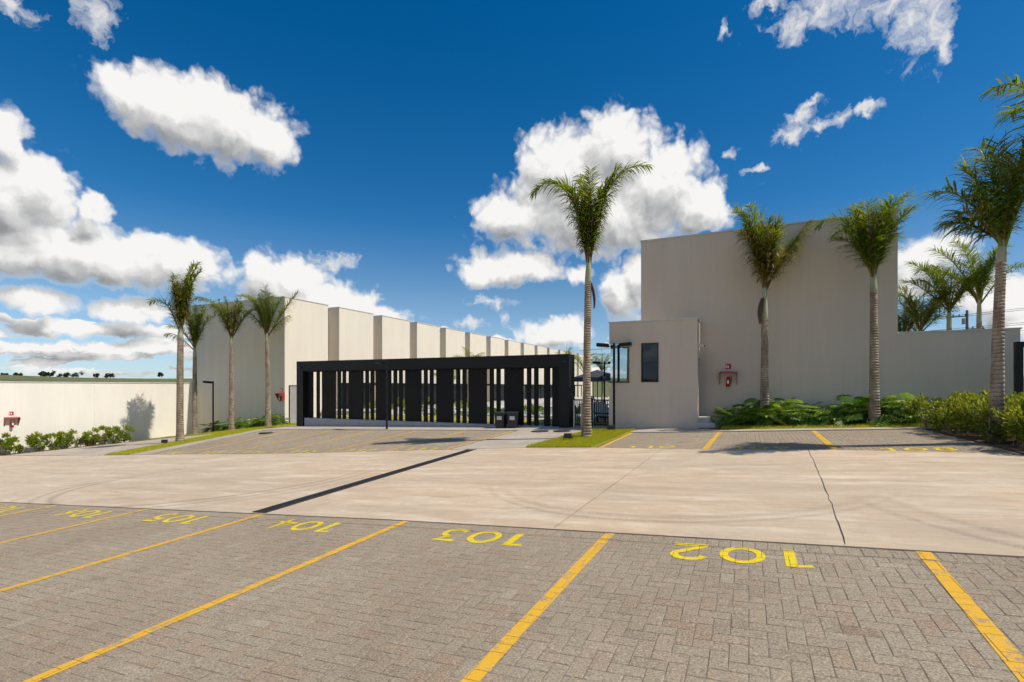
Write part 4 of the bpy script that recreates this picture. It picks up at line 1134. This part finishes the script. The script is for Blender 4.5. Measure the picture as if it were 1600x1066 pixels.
# beyond the low wall
def back_palm(px, Y, H, seed, lab, n=12, L=2.0):
    tt = (px-800)/800; X = Y*(CT*tt-ST)/(CT+ST*tt)
    palm(X, Y, -1.3, H, upright(random.Random(seed), n, L, 45, 82, .08, (30, 80))+[(180, 58, L*1.15, 50, 0), (0, 55, L*1.1, 70, 0)], lab, seed, .11, (0, 0), .9, 'palms behind the low wall', None, .6, .9)
back_palm(1412, 27.5, 3.5, 71, 'low olive palm crown against the end of the tall hall')
back_palm(1438, 26.5, 3.6, 72, 'low bright green palm crown just above the low wall')
back_palm(1483, 26, 4.5, 73, 'palm behind the low wall, to the left of the utility pole')
back_palm(1530, 25, 4.6, 74, 'palm behind the low wall, between utility pole and ringed trunk', 11, 2.3)
# small palms in the pool yard
for (px, Y, H, sd, lab, L) in ((732, 34, 3.0, 81, 'small palm showing over the middle of the black screen', 1.7), (885, 40, 3.2, 82, 'small palm showing over the right end of the black screen', 1.7),
                               (912, 44, 3.0, 83, 'small palm in the yard just left of the central trunk', 1.9), (941, 36, 2.6, 84, 'small palm seen through the corner glazing of the gatehouse', 1.5), (700, 30, 1.6, 85, 'small bronze palm barely showing over the black screen', 1.3)):
    tt = (px-800)/800; X = Y*(CT*tt-ST)/(CT+ST*tt)
    palm(X, Y, FL, H, upright(random.Random(sd), 9, L, 40, 80, .05, (40, 90)), lab, sd, .09, (0, 0), .5, 'small palms in the pool yard', None, .5, .7, .45)

# ------------------------------------------------------------------ shrubs, hedge, grass
def leaf(m, p, d, up, L, W, t, fold=.25):
    s = d.cross(up)
    if s.length < .05: s = d.cross(Vector((1, 0, 0)))
    s.normalize(); n = s.cross(d).normalized(); c = p+d*L*.5
    m.add([tuple(p), tuple(c+s*W/2+n*W*fold), tuple(p+d*L-n*L*.08), tuple(c-s*W/2+n*W*fold)], [(0, 1, 2), (0, 2, 3)], t)
def rnd_dir(rr, zmin=-1.):
    while True:
        v = Vector((rr.uniform(-1, 1), rr.uniform(-1, 1), rr.uniform(zmin, 1)))
        if .1 < v.length < 1: return v.normalized()
def philodendron(x, y, rr, label, group, s=1.):
    z = gz(x, y)+.04
    t = thing('philodendron_plant', (x, y, z), label, 'plant', group)
    m = MB(); st = MB(); n = rr.randint(15, 19)
    for i in range(n):
        a = 2*math.pi*i/n*2.4+rr.uniform(-.4, .4); el = rr.uniform(.35, 1.35)
        d = Vector((math.cos(a)*math.cos(el), math.sin(a)*math.cos(el), math.sin(el))); Lp = rr.uniform(.32, .62)*s
        e = d*Lp; st.tube([(0, 0, 0), tuple(d*Lp*.5+Vector((0, 0, .04))), tuple(e)], [.011, .009, .006], 5)
        # blade: midrib bends over, lobes either side
        mid = Vector((d.x, d.y, d.z-.75)).normalized(); side = mid.cross(Vector((0, 0, 1))).normalized(); nn = side.cross(mid)
        LL = rr.uniform(.34, .48)*s; tn = rr.uniform(.1, .95)
        for q in range(7):
            f = (q+.6)/7; o = e+mid*LL*f-nn*LL*.25*f*f; w_ = .5*LL*math.sin(math.pi*(.18+.72*f))+.05
            for sg in (-1, 1):
                ld = (side*sg+mid*(.25+.5*f)-nn*.25).normalized()
                leaf(m, o, ld, nn, w_, .058*s, min(1, max(0, tn+rr.uniform(-.12, .12))), .15)
        leaf(m, e+mid*LL*.9-nn*LL*.2, (mid-nn*.4).normalized(), nn, LL*.35, .08*s, tn, .15)
        m.add([tuple(e-side*.018), tuple(e+side*.018), tuple(e+mid*LL*.95+side*.03-nn*LL*.22), tuple(e+mid*LL*.95-side*.03-nn*LL*.22)], [(0, 1, 2, 3)], tn)
    m.build('leaves', 'philodendron_leaf', t); st.build('stems', 'petiole', t)
rp = random.Random(9)
for k in range(21):
    x = -.60+k*.25+rp.uniform(-.08, .08); y = 18.12+rp.uniform(-.22, .18)-(.35 if k % 2 else 0)
    philodendron(x, y, rp, 'dark glossy lobed philodendron at the foot of the tall hall', 'philodendrons along the tall hall', rp.uniform(.95, 1.2))
for k in range(11):
    x = -29.6+k*.5+rp.uniform(-.1, .1); y = 20.9+rp.uniform(-.25, .2)
    philodendron(x, y, rp, 'dark glossy lobed philodendron at the foot of the row building', 'philodendrons along the row building', rp.uniform(.9, 1.2))

def bush(m, st, cx, cy, z, rx, ry, h, n, rr, lw=(.05, .03), stems=7):
    for i in range(stems):
        a = rr.uniform(0, 6.28); r = rr.random()**.5
        tip = (cx+math.cos(a)*rx*.8*r, cy+math.sin(a)*ry*.8*r, z+h*rr.uniform(.55, .95))
        b = (cx+math.cos(a)*rx*.3*r, cy+math.sin(a)*ry*.3*r, z)
        st.tube([b, ((b[0]+tip[0])/2+rr.uniform(-.03, .03), (b[1]+tip[1])/2, z+h*.45), tip], [.010, .007, .003], 4)
    cl = [(rnd_dir(rr, -.8), rr.uniform(.55, 1.)) for _ in range(max(6, n//45))]
    for i in range(n):
        cd, cr = rr.choice(cl)
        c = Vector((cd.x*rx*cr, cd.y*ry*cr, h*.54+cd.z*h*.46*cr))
        o = rnd_dir(rr)*rr.uniform(.02, .13)
        p = Vector((cx, cy, z))+c+o
        if p.z < z+.05: continue
        d = (o.normalized()+Vector((0, 0, .6))+cd*.5).normalized()
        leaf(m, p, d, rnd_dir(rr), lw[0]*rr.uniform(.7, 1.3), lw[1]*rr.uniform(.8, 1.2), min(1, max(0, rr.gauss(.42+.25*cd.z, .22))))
# hedge on the right: one planting of many stems
hedge = thing('hedge', (4.5, 13.5, gz(4.5, 13.5)), 'dense yellow green hedge round the near palm at the end of the bays', 'hedge')
hm, hs_ = MB(), MB(); rh = random.Random(17); L = hedge.location
y = 10.6
while y < 16.8:
    for xx in (4.25, 4.72, 5.2, 5.7):
        X, Y = xx+rh.uniform(-.12, .12)+(.35*max(0, 11.6-y)), y+rh.uniform(-.12, .12)
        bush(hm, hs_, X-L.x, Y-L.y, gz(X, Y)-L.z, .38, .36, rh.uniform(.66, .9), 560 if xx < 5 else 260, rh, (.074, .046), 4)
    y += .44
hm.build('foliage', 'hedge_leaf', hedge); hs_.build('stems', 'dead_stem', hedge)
bed = sheet('hedge_bed', quadpoly((3.95, 10.55), (9.0, 8.4), (6.6, 17.1), (4.06, 17.0)), 'soil', 8, 12, .015, .1); tag(bed, kind='structure')
# shrubs along the white wall
rs_ = random.Random(23)
for k, y in enumerate((12.0, 12.35, 13.35, 13.9, 14.45, 15.05, 15.6, 16.15, 16.75, 17.2)):
    t = thing('shrub', (-32.35, y, gz(-32.35, y)), 'low bright green shrub at the foot of the white wall', 'shrub', 'shrubs along the white wall')
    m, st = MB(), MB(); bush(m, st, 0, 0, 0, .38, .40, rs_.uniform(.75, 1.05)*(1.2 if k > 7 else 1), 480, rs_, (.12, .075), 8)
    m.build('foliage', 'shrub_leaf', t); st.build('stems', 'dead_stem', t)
bed2 = sheet('wall_bed', quadpoly((-32.95, 6), (-31.8, 6), (-31.8, 17.6), (-32.95, 17.6)), 'soil', 3, 14, .03, .1); tag(bed2, kind='structure')
# yard shrubs behind the screen
for k in range(16):
    x = -19.2+k*.82+rs_.uniform(-.2, .2); y = 21.9+rs_.uniform(-.4, .4)
    t = thing('yard_shrub', (x, y, FL), 'leafy green shrub in the pool yard behind the black screen', 'shrub', 'shrubs behind the screen')
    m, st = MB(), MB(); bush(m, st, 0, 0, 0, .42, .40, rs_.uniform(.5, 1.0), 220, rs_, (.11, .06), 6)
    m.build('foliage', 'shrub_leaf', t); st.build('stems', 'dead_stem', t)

def turf_patch(name, poly, nx, ny, label, nbl, rr, hh=.055):
    o = sheet(name, poly, 'turf', nx, ny, .028, .1); tag(o, label, kind='structure')
    m = MB()
    for i in range(nbl):
        X, Y = poly(rr.random(), rr.random()); z = gz(X, Y)+.024; a = rr.uniform(0, 6.28); h = hh*rr.uniform(.5, 1.4); w_ = .006
        dx, dy = math.cos(a)*w_, math.sin(a)*w_; lx, ly = rr.uniform(-.5, .5)*h, rr.uniform(-.5, .5)*h
        m.add([(X-dx, Y-dy, z), (X+dx, Y+dy, z), (X+lx, Y+ly, z+h)], [(0, 1, 2)], min(1, max(0, rr.gauss(.5, .25))))
    b = m.build('grass', 'grass_blade', o); tag(b, kind='stuff')
rg = random.Random(29)
turf_patch('grass_island', quadpoly((-5.34, 12.43), (-3.54, 12.31), (-3.33, 17.0), (-4.85, 17.0)), 8, 16, 'bright green grass island at the foot of the central palm', 26000, rg)
turf_patch('planting_bed', quadpoly((-.75, 16.7), (4.25, 16.64), (4.25, 18.57), (-.75, 18.57)), 16, 6, 'green grass bed under the philodendrons', 16000, rg, .07)
turf_patch('grass_strip', quadpoly((-23.2, 11.66), (-21.55, 11.66), (-21.65, 21.7), (-24.8, 21.7)), 6, 24, 'narrow grass strip under the left palms', 16000, rg, .06)
turf_patch('corner_bed', quadpoly((-32.9, 17.65), (-24.0, 17.65), (-24.82, 21.72), (-32.9, 21.72)), 14, 8, 'green bed at the end wall of the row building', 9000, rg, .08)
soilp = sheet('bare_soil', quadpoly((-1.45, 17.4), (-.78, 16.7), (-.78, 18.57), (-1.45, 18.57)), 'soil', 3, 3, .024, .1); tag(soilp, kind='structure')

# ------------------------------------------------------------------ things in the pool yard
def parasol(x, y, lab):
    t = thing('parasol', (x, y, FL), lab, 'parasol', 'parasols by the pool')
    MB().tube([(0, 0, 0), (0, 0, 2.35)], .025, 8).build('pole', 'black_metal', t); MB().tube([(0, 0, 0), (0, 0, .06)], .28, 16).build('base', 'plinth_grey', t)
    m = MB(); vs = [(0, 0, 2.4)]; fs = []
    for k in range(8):
        a = math.pi*2*k/8; vs.append((1.45*math.cos(a), 1.45*math.sin(a), 1.98)); vs.append((1.45*math.cos(a), 1.45*math.sin(a), 1.84))
    for k in range(8): q = (k+1) % 8; fs += [(0, 1+2*k, 1+2*q), (1+2*k, 2+2*k, 2+2*q, 1+2*q)]
    m.add(vs, fs).build('canopy', 'canvas_dark', t)
parasol(-5.0, 24.5, 'dark parasol seen between central palm and gatehouse')
parasol(-7.4, 27.0, 'dark parasol seen just left of the central palm trunk')
parasol(-9.9, 35.0, 'dark parasol at the far end of the pool')
def lounger(x, y, rz, lab):
    t = thing('sun_lounger', (x, y, FL), lab, 'sun lounger', 'sun loungers by the pool', rz)
    MB().box(-.32, .32, -.95, .45, .24, .30, .5, .01).build('frame', 'wicker', t); MB().box(-.30, .30, -.92, .42, .301, .37, .5, .02).build('mattress', 'cushion', t)
    MB().add([(-.30, .43, .30), (.30, .43, .30), (.30, .95, .78), (-.30, .95, .78), (-.30, .40, .37), (.30, .40, .37), (.30, .90, .83), (-.30, .90, .83)], [(3, 2, 1, 0), (4, 5, 6, 7), (0, 1, 5, 4), (1, 2, 6, 5), (2, 3, 7, 6), (3, 0, 4, 7)]).build('backrest', 'cushion', t)
    for sx_ in (-.28, .28):
        for sy_ in (-.88, .4): MB().box(sx_-.025, sx_+.025, sy_-.025, sy_+.025, 0, .24).build('leg', 'wicker', t)
for k, (x, y) in enumerate(((-5.1, 20.4), (-5.2, 22.0), (-7.0, 34.4), (-8.6, 34.5), (-10.2, 34.5), (-11.8, 34.4))):
    lounger(x, y, 1.2 if k < 2 else 0., ['pale cushioned sun lounger just behind the entry gate', 'pale cushioned sun lounger near the pool corner'][k] if k < 2 else 'pale cushioned sun lounger in the row beyond the pool')

# ------------------------------------------------------------------ entrance portal on the far right, utility pole, wires
port = thing('entrance_portal', (6.2, 17.0, gz(6.2, 17)), 'black framed glazed entrance portal at the end of the low wall', 'portal')
lbox(port, 'post', 'black_metal', 6.08, 6.22, 16.93, 17.07, -1.3, .99); lbox(port, 'post', 'black_metal', 9.0, 9.14, 16.93, 17.07, -1.3, .99); lbox(port, 'beam', 'black_metal', 6.08, 9.14, 16.92, 17.08, .991, 1.12)
lbox(port, 'pane', 'glass_clear', 6.23, 8.99, 16.99, 17.0, -1.0, .985)
X = 24.2
pole = thing('utility_pole', (X, 80, -1), 'wooden utility pole with crossarms behind the low wall', 'utility pole')
MB().tube([(0, 0, 0), (0, 0, 10.3)], [.19, .13], 10).build('mast', 'wood_pole', pole)
for z, x0, x1 in ((9.55, -2.1, -.05), (8.0, -.1, 1.6)):
    a = MB().box(x0, x1, -.18, -.06, z-.06, z+.06).build('crossarm', 'wood_pole', pole)
    for k in range(4): xx = x0+.15+k*(x1-x0-.3)/3; MB().tube([(xx, -.12, z+.062), (xx, -.12, z+.12), (xx, -.12, z+.30)], [.04, .07, .05], 8).build('insulator', 'insulator', a)
MB().tube([(-.35, -.1, 8.6), (-.35, -.1, 9.3)], .2, 12).build('transformer', 'plinth_grey', pole)
for k, (z, xs, slope) in enumerate(((9.9, 3.0, .085), (9.7, 3.0, .08), (8.3, 3.0, .05), (8.1, 3.0, .045), (7.4, 3.0, .02))):
    m = MB(); pts = []
    for i in range(25): u = i/24; xx = X-55+u*120; pts.append((xx, 80-.12+(xx-X)*(-.35), -1+z+abs(xx-X)*.0+((xx-X)*slope*.35)-1.6*(.25-(u*2 % 1-.5)**2)))
    tag(m.tube(pts, .022, 4).build('power_line', 'insulator'), 'thin power line strung from the utility pole', 'cable', 'power lines')

# ------------------------------------------------------------------ trees on the far hill
rt_ = random.Random(41)
for k, (px, wpx, hpx, lab) in enumerate(((8, 10, 6, 'tiny dark tree on the hill at the far left'), (27, 10, 7, 'tiny round dark tree on the far hill'), (66, 9, 11, 'taller tree of the dark pair on the far hill'), (77, 13, 9, 'wide tree of the dark pair on the far hill'),
                                         (98, 14, 9, 'flat topped tree on the far hill beside the big bush'), (114, 24, 10, 'big rounded green bush on the far hill'), (149, 9, 9, 'small light tree on the far hill'), (172, 15, 8, 'flat dark tree on the far hill by the shadowed wall'), (252, 9, 6, 'small flat tree on the far hill beside the palm trunk'))):
    D = 560.+rt_.uniform(0, 260); tt = (px-800)/800; X, Y = CT*tt*D-ST*D, ST*tt*D+CT*D
    a = math.atan2(X, Y); r = math.hypot(X, Y); z = hill(a, r)-1.2; W, Hh = wpx*D/800*.9, hpx*D/800*.85
    t = thing('hill_tree', (X, Y, z), lab, 'tree', 'trees on the far hill')
    MB().tube([(0, 0, -1), (W*.03, 0, Hh*.35), (0, 0, Hh*.75)], [.55, .4, .15], 6).build('trunk', 'dead_stem', t)
    m = MB()
    cl = [Vector((rt_.uniform(-.42, .42)*W, rt_.uniform(-.42, .42)*W, Hh*rt_.uniform(.3, .9))) for _ in range(9)]
    for i in range(520):
        c = rt_.choice(cl); p = c+rnd_dir(rt_)*rt_.uniform(.2, 1.)*min(W*.2, Hh*.34)
        leaf(m, p, rnd_dir(rt_), rnd_dir(rt_), 1.5, 1.1, rt_.random())
    m.build('crown', 'far_leaf', t)
